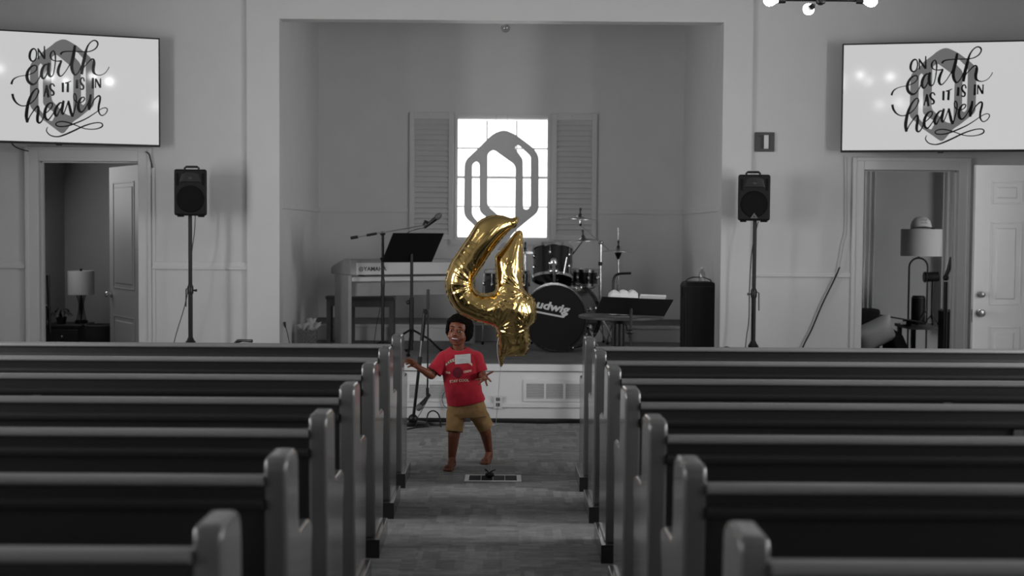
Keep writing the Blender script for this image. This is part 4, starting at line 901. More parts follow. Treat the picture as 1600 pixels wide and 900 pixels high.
for i, (P, lab, r, mt) in enumerate((
    ([(641, 660), (660, 657), (690, 659), (720, 661)], 'thick black cable bundle along the foot of the stage on the left', .016, CABLE),
    ([(641, 667), (665, 664), (690, 666), (715, 663)], 'black cable lying before the stage left of the child', .008, CABLE),
    ([(641, 674), (655, 671), (672, 668), (690, 668)], 'black cable curving out on the carpet before the stage', .006, CABLE),
    ([(770, 661), (800, 662), (850, 663), (880, 662), (903, 658), (920, 655)], 'black cable along the foot of the stage on the right', .014, CABLE),
    ([(735, 652), (742, 660), (752, 665), (766, 661), (772, 666)], 'loose white cable on the carpet behind the child', .005, WCAB),
    ([(728, 668), (745, 668), (762, 669), (778, 665)], 'second white cable on the carpet behind the child', .005, WCAB))):
    cable('floor_cable', [V((at(x, y, YS-.06).x, max(min(F*CH/(y-360), YS-.05), 9.9)-.02*(i == 1), r)) for x, y in P], lab, r, mt)
cable('cable_loop', [V((at(667, 660, 10.6).x, 10.6, .01)), at(667, 655, 10.6), at(670, 645, 10.6), at(678, 642, 10.6), at(686, 649, 10.6), V((at(689, 660, 10.6).x, 10.6, .012))], 'black cable loop standing up before the stage', .006)
cable('wall_cable', [at(702, 597, YS-.02), at(697, 608, YS-.03), at(691, 622, YS-.03), at(694, 634, YS-.035), at(703, 640, YS-.03)], 'thin dark cable curving across the stage front beside the child', .003)
# alcove ceiling spot
p = at(790, 44, 12.4); t = thing('ceiling_spot', 'small spot lamp with a round bulb under the alcove ceiling', 'lamp', (p.x, 12.4, p.z)); ts_ = at(757, 36, 12.4)
MB().cyl((p.x-.09, 12.4, AZ-.001), (p.x-.09, 12.4, AZ-.02), .05).build('mount', WHT, t); MB().tube([(p.x-.09, 12.4, AZ-.015), (p.x-.09, 12.4, p.z+.1), (p.x-.03, 12.4, p.z+.06)], .01, 8).build('arm', WHT, t)
MB().cyl((p.x-.03, 12.4, p.z+.07), (p.x, 12.4, p.z+.02), .022, .03).build('socket', WHT, t); MB().ell((p.x, 12.4, p.z), .042).build('bulb', CLEAR, t, smooth=True)

# ------------------------------------------------------------------ things in the left back room
def atb(px, Y, z=0): return V((at(px, 450, Y).x, Y, z))
Yr = 13.35; zt2 = at(110, 505, Yr).z; a, b_ = at(80, 500, Yr).x, at(136, 500, Yr).x
t = thing('side_cabinet', 'dark wooden side cabinet in the left back room', 'cabinet', ((a+b_)/2, Yr, 0))
MB().bb(a, b_, Yr-.2, Yr+.2, .05, zt2-.03).build('cabinet_body', DWOOD, t, bevel=.004); MB().bb(a-.015, b_+.015, Yr-.215, Yr+.215, zt2-.03, zt2).build('cabinet_top', DWOOD, t, bevel=.005)
for z0, z1 in ((zt2-.19, zt2-.05), (zt2-.36, zt2-.21)):
    d = MB().bb(a+.02, b_-.02, Yr-.212, Yr-.2, z0, z1).build('drawer', DWOOD, t, bevel=.003); MB().ell(((a+b_)/2, Yr-.22, (z0+z1)/2), .012).build('drawer_knob', STEEL, d, smooth=True)
for x in (a+.03, b_-.03):
    for y in (Yr-.17, Yr+.17): MB().bb(x-.02, x+.02, y-.02, y+.02, 0, .05).build('foot', DWOOD, t)
p = V((at(129, 500, Yr).x-.012, Yr, zt2)); t = thing('table_lamp', 'pale drum-shaded table lamp on the dark side cabinet', 'lamp', p); z0, z1 = at(129, 460, Yr).z, at(129, 423, Yr).z
MB().lathe([(.062, 0), (.062, .03), (.05, .035)], p, seg=24).build('lamp_base', BLKM, t, smooth=True); hh = z0-zt2
for k in range(4):
    an_ = PI/4+k*PI/2; d = V((math.cos(an_), math.sin(an_), 0)); MB().tube([p+d*r_+V((0, 0, z_)) for r_, z_ in ((.048, .03), (.03, .03+hh*.3), (.022, .03+hh*.5), (.03, hh*.8), (.048, hh*.98))], .005, 8).build('curved_rod', BLKM, t, smooth=True)
MB().cyl(p+V((0, 0, .03)), p+V((0, 0, hh+.02)), .01).build('stem', BLKM, t); MB().lathe([(.128, z0-zt2), (.13, z1-zt2), (.127, z1-zt2), (.125, z0-zt2)], p, seg=36, close=True).build('lamp_shade', LSH, t, smooth=True)
MB().tube([p+V((0, 0, z1-zt2-.02)), p+V((0, 0, z1-zt2+.02))], .012, 10).build('finial', BLKM, t); MB().box(p+V((0, 0, z1-zt2-.02)), (.25, .006, .004)).build('shade_bar', BLKM, t)
p = V((at(100, 500, Yr).x, Yr-.08, zt2)); t = thing('potted_plant', 'small drooping potted plant on the dark side cabinet', 'plant', p)
MB().lathe([(.04, 0), (.055, .07), (.05, .07), (.045, .06)], p, seg=20).build('pot', DWOOD, t, smooth=True)
for k in range(16):
    an_ = k*2.4; d = V((math.cos(an_), math.sin(an_), 0)); L_ = .09+.05*random.random(); hgt = .05+.05*random.random(); c_ = p+V((0, 0, .06)); s_ = V((-d.y, d.x, 0))*.014
    P_ = [c_, c_+d*L_*.4+V((0, 0, hgt)), c_+d*L_*.8+V((0, 0, hgt*.8)), c_+d*L_*1.2+V((0, 0, hgt*.1))]
    MB().add([P_[0]-s_*.3, P_[0]+s_*.3, P_[1]-s_, P_[1]+s_, P_[2]-s_, P_[2]+s_, P_[3], P_[3]+s_*.1], [(0, 1, 3, 2), (2, 3, 5, 4), (4, 5, 7, 6)]).build('leaf', LEAF, t, smooth=True)
Yr2 = 13.2; p = atb(159, Yr2); zt3 = at(156, 507, Yr2).z; t = thing('tub_chair', 'black rounded tub chair beside the side cabinet in the left back room', 'chair', p)
MB().lathe([(.12, .04), (.155, .2), (.165, zt3-.03), (.16, zt3), (.145, zt3-.02), (.14, .38), (.005, .38)], p, seg=28).build('tub_shell', SOFA, t, smooth=True); m = MB(); rim(m, p+V((0, 0, zt3-.002)), V((0, 0, 1)), .158, .012, .008); m.build('piped_rim', GRY, t, smooth=True)
for k in range(4):
    an_ = k*PI/2+.6; q = p+V((math.cos(an_)*.09, math.sin(an_)*.09, 0)); MB().cyl(q, q+V((0, 0, .05)), .012).build('leg', BLKM, t)
Yr3 = 12.15; b = atb(71, Yr3); t = thing('microphone_stand', 'black folded microphone stand just inside the left doorway', 'microphone stand', b)
MB().cyl(b+V((0, 0, .05)), at(70, 500, Yr3), .016).build('lower_pole', BLKM, t, smooth=True); MB().cyl(at(70, 500, Yr3), at(70.5, 482, Yr3), .026).build('clutch', BLKS, t, smooth=True)
MB().cyl(at(78, 520, Yr3), at(75, 440, Yr3), .013).build('boom_arm', BLKM, t, smooth=True); MB().cyl(at(75.5, 448, Yr3), at(75, 430, Yr3), .016).build('boom_grip', BLKS, t, smooth=True); MB().cyl(at(58, 483, Yr3), at(72, 482, Yr3), .006).build('t_handle', BLKM, t)
MB().ell(at(73, 481, Yr3), (.04, .02, .026)).build('boom_clutch', BLKS, t, smooth=True); tripod(t, b, .3, .2, .01, BLKM, .5)

# ------------------------------------------------------------------ things in the right back room
def curtain(px0, px1, ytop, ybot, Y, label, n=7, sway=0):
    a, b_ = at(px0, 400, Y).x, at(px1, 400, Y).x; zt_c, zb_c = at(px0, ytop, Y).z, at(px0, ybot, Y).z; m = MB(); N = n*8; R_ = 10
    for j in range(R_+1):
        for i in range(N+1):
            u = i/N; f_ = j/R_; m.v.append(V((a+(b_-a)*u+sway*f_*(1-u*.5), Y+.025*math.sin(u*n*2*PI+f_)*(1-.3*f_), zt_c+(zb_c-zt_c)*f_)))
    for j in range(R_):
        for i in range(N): k = j*(N+1)+i; m.f.append((k, k+1, k+N+2, k+N+1))
    o = m.build('curtain', CURT, None, smooth=True, ang=180); s_ = o.modifiers.new('thick', 'SOLIDIFY'); s_.thickness = .003
    tag(o, label, 'curtain')
curtain(1322, 1366, 225, 486, 14.15, 'white curtain at the left inside the right back room', 6)
curtain(1472, 1530, 225, 520, 14.1, 'white curtain at the right inside the right back room', 7)
Yl = 13.5; p = atb(1434.5, Yl); t = thing('floor_lamp', 'arched black floor lamp with a white drum shade in the right back room', 'lamp', p)
z1, z0, za = at(1438, 358, Yl).z, at(1438, 400, Yl).z, at(1434, 403, Yl).z
hx_ = (at(1449, 450, Yl).x-at(1420, 450, Yl).x)/2
arch = [p+V((-hx_, 0, .02))]+[p+V((-hx_*math.cos(k*PI/10), 0, za-hx_+hx_*math.sin(k*PI/10))) for k in range(11)]+[p+V((hx_, 0, .02))]
MB().tube(arch, .01, 8).build('arched_frame', BLKM, t, smooth=True); MB().lathe([(.15, 0), (.15, .02), (.14, .025)], p, seg=32).build('foot_plate', BLKM, t, smooth=True); MB().cyl(p+V((0, 0, za-.01)), p+V((0, 0, z1-.03)), .008).build('stem', BLKM, t)
sc2 = V((at(1438, 450, Yl).x, Yl, 0)); rs = .203
MB().lathe([(rs, z0), (rs, z1), (rs-.004, z1), (rs-.004, z0)], sc2, seg=44, close=True).build('lamp_shade', LSH, t, smooth=True); MB().lathe([(rs-.005, z1-.004), (.002, z1-.004), (.002, z1-.001), (rs-.005, z1-.001)], sc2, seg=40, close=True).build('shade_cover', BLKS, t)
hc_ = V((at(1437, 450, Yl).x, Yl-.02, z1)); t = thing('baseball_cap', 'pale baseball cap with dark lettering on the floor lamp shade', 'cap', hc_)
MB().lathe([(.103, .0), (.104, .03), (.092, .075), (.06, .108), (.02, .12), (.001, .121)], hc_+V((0, .02, .006)), seg=28).build('crown', FABW, t, smooth=True)
vis = MB()
for j in range(7):
    for i in range(13):
        a_ = PI+PI*i/12; r_ = .10+.07*j/6*max(0, math.sin(PI*i/12))**.5; vis.v.append(hc_+V((r_*math.cos(a_), .02+r_*math.sin(a_)*1.0, .028-.018*abs(math.cos(a_))**2-.012*j/6)))
for j in range(6):
    for i in range(12): k = j*13+i; vis.f.append((k, k+1, k+14, k+13))
o = vis.build('visor', BLKS, t, smooth=True); so = o.modifiers.new('thick', 'SOLIDIFY'); so.thickness = .003
for yy_, tx in ((.086, 'LOVE'), (.062, 'HOPE')):
    tm = textmesh(tx, .03, .0004, space=.95)
    for v in tm.vertices:
        x = v.co.x+.004; zz_ = yy_+v.co.y; rr_ = .104 if zz_ < .035 else .104-(zz_-.035)*.34; v.co = V((x, .02-math.sqrt(max(rr_*rr_-x*x, 1e-5))-.002, zz_+.002))
    link('cap_lettering', tm, PRINTD, t)
Ys = 12.7; a, b_ = at(1338, 500, Ys).x-.25, at(1396, 500, Ys).x; t = thing('armchair', 'black armchair holding a white cushion in the right back room', 'chair', ((a+b_)/2, Ys, 0))
za_ = at(1355, 482, 13.1).z
MB().bb(a, at(1372, 500, 13.1).x, 13.0, 13.2, .1, za_).build('backrest', SOFA, t, bevel=.03, bseg=3); MB().bb(a, b_, Ys-.25, 13.0, .1, .42).build('seat', SOFA, t, bevel=.03, bseg=3)
MB().prism([(Ys-.25, .1), (13.0, .1), (13.0, .66), (Ys, .62), (Ys-.2, .5)], lambda q: (b_-.02, q[0], q[1]), lambda q: (b_+.1, q[0], q[1])).build('armrest', SOFA, t, bevel=.025, bseg=3)
for x in (a+.05, b_-.05):
    for y in (Ys-.18, 13.1): MB().cyl((x, y, 0), (x, y, .1), .02).build('leg', BLKM, t)
pc_ = at(1366, 522, Ys-.05); m = MB(); N = 16
rot = Matrix.Rotation(-.45, 3, 'Y') @ Matrix.Rotation(.5, 3, 'X')
for s in (1, -1):
    for j in range(N+1):
        for i in range(N+1):
            u, v_ = i/N*2-1, j/N*2-1; th_ = .085*max(0, (1-u**4)*(1-v_**4))**.6; pin = 1-.06*(1-abs(u*v_)); m.v.append(pc_+rot @ V((u*.2*pin, -s*th_, v_*.15*pin)))
n1 = (N+1)**2
for s in (0, 1):
    for j in range(N):
        for i in range(N): k = s*n1+j*(N+1)+i; m.f.append((k, k+1, k+N+2, k+N+1))
me = m.mesh('c'); bm = bmesh.new(); bm.from_mesh(me); bmesh.ops.remove_doubles(bm, verts=bm.verts, dist=.0008); bmesh.ops.recalc_face_normals(bm, faces=bm.faces); bm.to_mesh(me); bm.free()
for v in me.vertices: v.co -= pc_
tag(link('cushion', me, FABW, None, smooth=True, loc=pc_, ang=120), 'white cushion lying on the black armchair', 'cushion')
Yk = 12.9; zd = at(1430, 508, Yk).z; a, b_ = at(1412, 500, Yk).x, at(1500, 500, Yk).x; t = thing('desk', 'pale-topped desk beside the armchair in the right back room', 'desk', ((a+b_)/2, Yk, 0))
MB().bb(a, b_, Yk-.22, Yk+.3, zd-.03, zd).build('desk_top', GRY, t, bevel=.003)
for x in (a+.04, b_-.04):
    for y in (Yk-.18, Yk+.26): MB().bb(x-.02, x+.02, y-.02, y+.02, 0, zd-.03).build('leg', BLKM, t)
c_ = at(1410, 498.5, Yk-.14); t = thing('laptop', 'open dark laptop sloping on the desk in the right back room', 'laptop', c_)
rz_ = Matrix.Rotation(.16, 3, 'Y')
MB().box(c_, (.38, .2, .012), rz_).build('keyboard_deck', DGRY, t, bevel=.003); MB().box(c_+V((-.02, -.101, -.03)), (.05, .004, .03)).build('white_sticker', WHT, t); MB().bb(c_.x+.02, c_.x+.08, c_.y-.03, c_.y+.05, zd, c_.z-.002).build('laptop_riser', BLK, t)
m = MB(); m.tube([at(1432, 508, Yk-.05), at(1446, 486, Yk-.05)], .013, 8); m.build('screen_support', BLKM, t)
p = atb(1435.5, Yk+.16, zd); hz_ = at(1435, 462, Yk+.16).z-zd; t = thing('round_speaker', 'black cylindrical speaker on the desk below the lamp', 'speaker', p)
MB().lathe([(.064, 0), (.068, .02), (.068, hz_-.03), (.055, hz_), (.005, hz_+.002)], p, seg=28).build('speaker_body', BLK, t, smooth=True); m = MB(); rim(m, p+V((0, 0, hz_-.02)), V((0, 0, 1)), .066, .006, .004); m.build('control_ring', DGRY, t)
p = atb(1457, Yk+.05, zd); h2 = at(1457, 436, Yk+.05).z; t = thing('clip_microphone', 'small black studio microphone on a desk tripod', 'microphone', p)
MB().cyl(p+V((0, 0, .06)), V((p.x, p.y, h2)), .01).build('pole', BLKM, t); tripod(t, p, .1, .07, .006, BLKM, .3); MB().cyl(at(1447, 433, Yk+.05), at(1466, 432, Yk+.05), .048).build('microphone_body', BLK, t, smooth=True); MB().lathe([(.05, 0), (.056, .01), (.05, .02)], at(1447, 433, Yk+.04), (-1, 0, 0), 20).build('microphone_grille', BLKS, t, smooth=True)
b = atb(1478, 12.1); t = thing('microphone_stand', 'black microphone stand inside the right doorway', 'microphone stand', b)
MB().cyl(b+V((0, 0, .05)), at(1478, 440, 12.1), .018).build('pole', BLKM, t, smooth=True); MB().tube([at(1476, 436, 12.1), at(1482, 422, 12.1), at(1488, 402, 12.09)], [.016, .02, .022], 10).build('boom_arm', BLKS, t, smooth=True); MB().ell(at(1478, 434, 12.1), .028).build('boom_clutch', BLKS, t, smooth=True); tripod(t, b, .25, .2, .01, BLKM, .7)
a, b_ = at(1471, 500, 12.45).x, at(1493, 500, 12.45).x; zc = at(1480, 483, 12.45).z; t = thing('equipment_case', 'tall dark equipment case with a steel top edge inside the right doorway', 'case', ((a+b_)/2, 12.45, 0))
MB().bb(a, b_, 12.35, 12.55, 0, zc-.02).build('case_body', BLK, t, bevel=.006); MB().bb(a-.004, b_+.004, 12.345, 12.555, zc-.02, zc).build('case_lid', STEEL, t, bevel=.004)

# ------------------------------------------------------------------ floor register and balloon weight
xr0, xr1, yr0, yr1 = at(725, 757, 8.32).x, at(815, 757, 8.32).x, 8.34, 8.56
t = thing('floor_register', 'white framed floor register in the middle of the aisle', 'vent', ((xr0+xr1)/2, (yr0+yr1)/2, 0))
m = MB(); m.bb(xr0, xr0+.03, yr0, yr1, .0, .008); m.bb(xr1-.03, xr1, yr0, yr1, .0, .008); m.bb(xr0+.03, xr1-.03, yr0, yr0+.022, 0, .008); m.bb(xr0+.03, xr1-.03, yr1-.022, yr1, 0, .008); m.build('register_frame', WHT, t, bevel=.002)
MB().bb(xr0+.03, xr1-.03, yr0+.022, yr1-.022, .0005, .002).build('register_well', DARKHOLE, t)
q = MB(); n = 16
for k in range(n): q.box(((xr0+xr1)/2, yr0+.022+(k+.5)*(yr1-yr0-.044)/n, .005), (xr1-xr0-.06, .003, .006))
q.build('register_louvers', DGRY, t)['kind'] = 'stuff'
for k in (1, 2, 3): x = xr0+.03+k*(xr1-xr0-.06)/4; MB().bb(x-.002, x+.002, yr0+.022, yr1-.022, .002, .0085).build('divider', GRILL, t)
wp = V((at(765, 750, 8.42).x, 8.44, .009)); t = thing('balloon_weight', 'small dark foil-wrapped balloon weight on the floor register', 'balloon weight', wp)
m = MB().ell(wp+V((0, 0, .02)), (.03, .026, .02)); m.build('weight_body', BLKS, t, smooth=True)
for k in range(5): d = V((math.cos(k*1.3), math.sin(k*1.3), .55)); MB().add([wp+V((0, 0, .034)), wp+V((0, 0, .034))+d*.03+V((.008, 0, 0)), wp+V((0, 0, .036))+d*.038, wp+V((0, 0, .034))+d*.03-V((.008, 0, 0))], [(0, 1, 2, 3)]).build('foil_frill', SILV if k % 2 else BLKS, t)

# ------------------------------------------------------------------ gold foil number balloon
YBL = 8.44
OUT = [(808, 340), (808, 347), (805, 354), (799, 357), (789, 367), (776, 382), (763, 400), (753, 416), (745, 428), (740, 438), (740, 447), (745, 455), (753, 459), (763, 459), (772, 456), (775.5, 450), (775.5, 435), (775, 418), (775, 401), (782, 393), (792, 381), (803, 367), (810, 361), (815, 363), (816, 372), (816, 395), (816, 420), (817, 445), (819, 454), (826, 460), (833, 467), (837, 476), (837, 488), (836, 499), (830, 507), (825.5, 513), (826, 522), (827.5, 534), (825, 545), (822, 552), (815, 556), (806, 555), (798, 556), (791, 556), (786, 560), (785, 568), (783, 572), (780, 567), (779.5, 556), (780, 542), (777.5, 526), (776, 516), (770, 509), (757, 505), (745, 502), (733, 497), (721, 491), (712, 483), (704, 472), (698.5, 458), (696.5, 445), (698, 430), (704, 413), (714, 397), (729, 375), (745, 350), (757, 341), (772, 337), (786, 338), (799, 342)]
op = [at(x, y, YBL) for x, y in spline(OUT, 4, True)]
O2 = np.array([(p.x, p.z) for p in op])
seg = np.linalg.norm(np.roll(O2, -1, 0)-O2, axis=1); cum = np.concatenate([[0], np.cumsum(seg)]); LT = cum[-1]; nb_ = int(LT/.007)
ss = np.arange(nb_)*LT/nb_; cl = np.vstack([O2, O2[:1]]); BP = np.stack([np.interp(ss, cum, cl[:, 0]), np.interp(ss, cum, cl[:, 1])], 1)
gs = .005; x0, z0 = BP.min(0)-.02; nx, nz = [int(q/gs)+1 for q in (BP.max(0)-BP.min(0)+.04)]
GX, GZ = np.meshgrid(x0+np.arange(nx)*gs, z0+np.arange(nz)*gs, indexing='ij')
def inside(X, Z):
    ins = np.zeros(X.shape, bool); A = BP; B = np.roll(BP, -1, 0)
    for (ax, az), (bx, bz) in zip(A, B):
        if az == bz: continue
        c = ((az > Z) != (bz > Z)) & (X < (bx-ax)*(Z-az)/(bz-az)+ax); ins ^= c
    return ins
IN = inside(GX, GZ); U = np.zeros(IN.shape)
for it in range(2500):
    U[1:-1, 1:-1] = np.where(IN[1:-1, 1:-1], .25*(U[2:, 1:-1]+U[:-2, 1:-1]+U[1:-1, 2:]+U[1:-1, :-2]+gs*gs), 0)
hs = .0075; PT = []
for r_ in range(int((BP[:, 1].max()-z0)/(hs*.866))+1):
    for c_ in range(int((BP[:, 0].max()-x0)/hs)+1): PT.append((x0+c_*hs+(r_ % 2)*hs/2, z0+r_*hs*.866))
PT = np.array(PT); PT = PT[inside(PT[:, 0], PT[:, 1])]
DM = np.sqrt(((PT[:, None, :]-BP[None])**2).sum(2)); ok = DM.min(1) > .004; PT = PT[ok]; DM = DM[ok]
from mathutils.geometry import delaunay_2d_cdt
nB = len(BP)
vv, ee, ff, *_ = delaunay_2d_cdt([V(p) for p in BP]+[V(p) for p in PT], [(i, (i+1) % nB) for i in range(nB)], [], 1, 1e-7)
VX = np.array([(v.x, v.y) for v in vv]); D2 = np.sqrt(((VX[:, None, :]-BP[None])**2).sum(2)); dd = D2.min(1); si = ss[D2.argmin(1)]
fi = (VX[:, 0]-x0)/gs; fj = (VX[:, 1]-z0)/gs; i0 = fi.astype(int); j0 = fj.astype(int); fi -= i0; fj -= j0
uu = U[i0, j0]*(1-fi)*(1-fj)+U[i0+1, j0]*fi*(1-fj)+U[i0, j0+1]*(1-fi)*fj+U[i0+1, j0+1]*fi*fj
H = np.sqrt(np.maximum(uu, 0)*2)*1.22
def pucker(s, d, x, z, sd):
    n = noise.noise(V((s*38, sd, d*6)))*.0036*math.exp(-d/.03)+noise.noise(V((s*95, sd+7, d*12)))*.0017*math.exp(-d/.03)
    n += noise.noise(V((x*9, z*9, sd)))*.006
    for ax, az, rad, amp in ELB:
        w_ = math.exp(-((x-ax)**2+(z-az)**2)/rad**2)
        if w_ > .02: an_ = math.atan2(z-az, x-ax); n += amp*w_*noise.noise(V((math.cos(an_)*7, math.sin(an_)*7, sd+math.hypot(x-ax, z-az)*4)))
    return n*min(1, d/.012)
ELB = [(at(742, 446, YBL).x, at(742, 446, YBL).z, .13, .011), (at(773, 460, YBL).x, at(773, 460, YBL).z, .10, .011), (at(817, 455, YBL).x, at(817, 455, YBL).z, .12, .018), (at(826, 512, YBL).x, at(826, 512, YBL).z, .07, .02), (at(776, 514, YBL).x, at(776, 514, YBL).z, .08, .02), (at(800, 345, YBL).x, at(800, 345, YBL).z, .05, .015), (at(786, 556, YBL).x, at(786, 556, YBL).z, .06, .02)]
m = MB(); bo = V((at(784, 570, YBL).x, YBL, at(784, 571, YBL).z)); isb = [i for i in range(len(vv)) if dd[i] < 1e-5]; sb_ = set(isb); back = {}
for i in range(len(vv)): m.v.append(V((VX[i, 0], YBL-(H[i]+pucker(si[i], dd[i], VX[i, 0], VX[i, 1], 1.0) if i not in sb_ else 0), VX[i, 1])))
for i in range(len(vv)):
    if i in sb_: back[i] = i
    else: back[i] = len(m.v); m.v.append(V((VX[i, 0], YBL+H[i]+pucker(si[i], dd[i], VX[i, 0], VX[i, 1], 5.0), VX[i, 1])))
for f in ff: m.f.append(tuple(f)); m.f.append(tuple(back[i] for i in reversed(f)))
ball = thing('number_balloon', 'gold foil balloon shaped like a figure four floating over the child', 'balloon', bo)
m.build('foil_body', GOLD, ball, smooth=True, ang=180)
sm = MB(); nrm = (np.roll(BP, -1, 0)-np.roll(BP, 1, 0)); nrm = np.stack([nrm[:, 1], -nrm[:, 0]], 1); nrm /= np.linalg.norm(nrm, axis=1)[:, None]+1e-9
ar = .5*np.sum(BP[:, 0]*np.roll(BP[:, 1], -1)-np.roll(BP[:, 0], -1)*BP[:, 1]); nrm *= (1 if ar > 0 else -1)
for i in range(nB):
    w_ = .0045+.002*noise.noise(V((ss[i]*40, 0, 3))); wob = .004*noise.noise(V((ss[i]*60, 1, 1)))
    sm.v += [V((BP[i, 0]-nrm[i, 0]*.003, YBL-.0012, BP[i, 1]-nrm[i, 1]*.003)), V((BP[i, 0]+nrm[i, 0]*w_, YBL+wob-.0008, BP[i, 1]+nrm[i, 1]*w_)), V((BP[i, 0]+nrm[i, 0]*w_, YBL+wob+.0008, BP[i, 1]+nrm[i, 1]*w_)), V((BP[i, 0]-nrm[i, 0]*.003, YBL+.0012, BP[i, 1]-nrm[i, 1]*.003))]
for i in range(nB):
    a, c = i*4, ((i+1) % nB)*4
    for k in range(4): sm.f.append((a+k, a+(k+1) % 4, c+(k+1) % 4, c+k))
sm.build('foil_seam', GOLD, ball, smooth=True)
q = [at(777, 391, YBL), at(784, 381, YBL), at(790, 378, YBL), at(790, 383, YBL), at(782, 391, YBL)]
MB().prism(q, lambda p: p+V((0, -.003, 0)), lambda p: p+V((0, .003, 0))).build('silver_tab', SILV, ball)
MB().tube([at(783, 562, YBL), at(784, 568, YBL), at(783, 573, YBL)], [.006, .011, .004], 8).build('tied_tail', GOLD, ball, smooth=True)
P_ = [at(779, 528, YBL-.02), at(777, 540, YBL-.03), at(778, 556, YBL-.02), at(780, 566, YBL-.01), at(782, 574, YBL)]
MB().tube(spline([tuple(p) for p in P_], 5), .003, 6).build('ribbon_tail', RIB, ball, smooth=True)
P_ = [at(782.5, 571, YBL), at(780, 600, YBL), at(776, 650, YBL), at(771.5, 700, YBL), wp+V((.004, 0, .038))]
MB().tube(spline([tuple(p) for p in P_], 6), .0016, 6).build('balloon_string', RIB, ball, smooth=True)

# ------------------------------------------------------------------ the child
CB = V((at(728, 700, 8.85).x, 8.85, 0))
bd_ = MB()
Yh = 8.80
hcn = at(716.5, 517, Yh)
ya, ro = math.radians(14), math.radians(6)
r0 = V((math.cos(ya), -math.sin(ya), 0)); f0 = V((-math.sin(ya), -math.cos(ya), 0)); u0 = V((0, 0, 1))
hr = r0*math.cos(ro)-u0*math.sin(ro); hu = u0*math.cos(ro)+r0*math.sin(ro); hf = f0
HR = Matrix((hr, -hf, hu)).transposed()
def HP(x, y, z): return hcn+hr*x+hu*y+hf*z
def hell(mb, c, r): mb.ell(HP(*c), (r[0], r[2], r[1]), HR, 22, 14)
hell(bd_, (0, .022, -.014), (.070, .072, .084)); hell(bd_, (0, -.030, .014), (.065, .061, .062)); hell(bd_, (0, -.058, .026), (.050, .035, .044)); hell(bd_, (0, -.078, .044), (.022, .018, .022))
for s in (-1, 1):
    hell(bd_, (s*.034, -.036, .046), (.025, .022, .023)); hell(bd_, (s*.070, -.014, -.012), (.011, .021, .015)); hell(bd_, (s*.0115, -.023, .077), (.009, .0075, .008)); hell(bd_, (s*.026, .022, .062), (.018, .009, .010)); hell(bd_, (s*.0295, -.009, .0605), (.016, .005, .010))
hell(bd_, (0, -.019, .080), (.0115, .0095, .010)); bd_.cap(HP(0, .006, .066), HP(0, -.014, .078), .009, .0095)
def B(px, py, Y): return at(px, py, Y)
bd_.cap(B(717, 552, 8.84), B(716.5, 536, 8.82), .041, .038)
def ring_loft(mb, rings, seg=32, pw_=2.4):
    b0 = len(mb.v)
    for (py, xl, xr, dep, Y, *tl) in rings:
        a, b = at(xl, py+(tl[0] if tl else 0), Y), at(xr, py+(tl[1] if tl else 0), Y); c = (a+b)/2; hw = (b-a)/2; drop = tl[2]*.00425 if tl else 0
        for k in range(seg):
            an_ = 2*PI*k/seg; cx, cyy = math.cos(an_), math.sin(an_); q = (abs(cx)**pw_+abs(cyy)**pw_)**(-1/pw_)
            mb.v.append(c+hw*cx*q+V((0, dep*cyy*q, -drop*abs(cyy)*q)))
    n = len(rings)
    for i in range(n-1):
        for k in range(seg):
            k2 = (k+1) % seg; mb.f.append((b0+i*seg+k, b0+i*seg+k2, b0+(i+1)*seg+k2, b0+(i+1)*seg+k))
    mb.f.append(tuple(b0+k for k in range(seg))); mb.f.append(tuple(b0+(n-1)*seg+k for k in reversed(range(seg))))
ring_loft(bd_, [(549, 700, 735, .045, 8.84), (556, 692, 744, .062, 8.84), (575, 696, 746, .075, 8.85), (600, 699, 747, .078, 8.85), (625, 702, 752, .08, 8.85), (645, 703, 755, .07, 8.86)], 24)
# arms
shR, elR, wrR = B(692, 560, 8.84), B(674, 586, 8.80), B(656.5, 576, 8.72)
shL, elL, wrL = B(746, 560, 8.84), B(753, 588, 8.87), B(754.5, 585, 8.71)
bd_.cap(shR, elR, .038, .030); bd_.cap(elR, wrR, .029, .020); bd_.cap(shL, elL, .038, .030); bd_.cap(elL, wrL, .030, .020)
bd_.cap(elR+(wrR-elR)*.25, elR+(wrR-elR)*.45, .030, .027)
def fing(P_, r0, r1):
    n = len(P_)
    for i in range(n-1): bd_.cap(P_[i], P_[i+1], r0+(r1-r0)*i/(n-1), r0+(r1-r0)*(i+1)/(n-1), 10)
pR_ = B(649, 570.5, 8.705)
bd_.cap(wrR, pR_, .018, .019); bd_.cap(B(649.5, 568, 8.70), B(646, 566.5, 8.69), .013, .011); bd_.cap(B(650, 572, 8.715), B(646, 571, 8.71), .013, .011)
for P_ in ([(646, 565, 8.69), (641, 561.5, 8.675), (635, 560.5, 8.67)], [(645, 567, 8.695), (639.5, 564.2, 8.68), (633.5, 564.5, 8.672)], [(645, 569.3, 8.70), (640, 567.5, 8.685), (634.8, 569, 8.68)], [(646, 572, 8.71), (641.5, 571.5, 8.70), (637.5, 573.5, 8.695)], [(652, 571, 8.72), (648, 564.5, 8.755), (644.5, 561.5, 8.77)]):
    fing([B(*p) for p in P_], .0082, .0062)
pL_ = B(757.5, 589.5, 8.655)
bd_.cap(wrL, pL_, .019, .020); bd_.cap(B(758.5, 588, 8.65), B(760, 591, 8.64), .014, .013); bd_.cap(B(755.5, 590, 8.655), B(754.5, 593, 8.64), .014, .012)
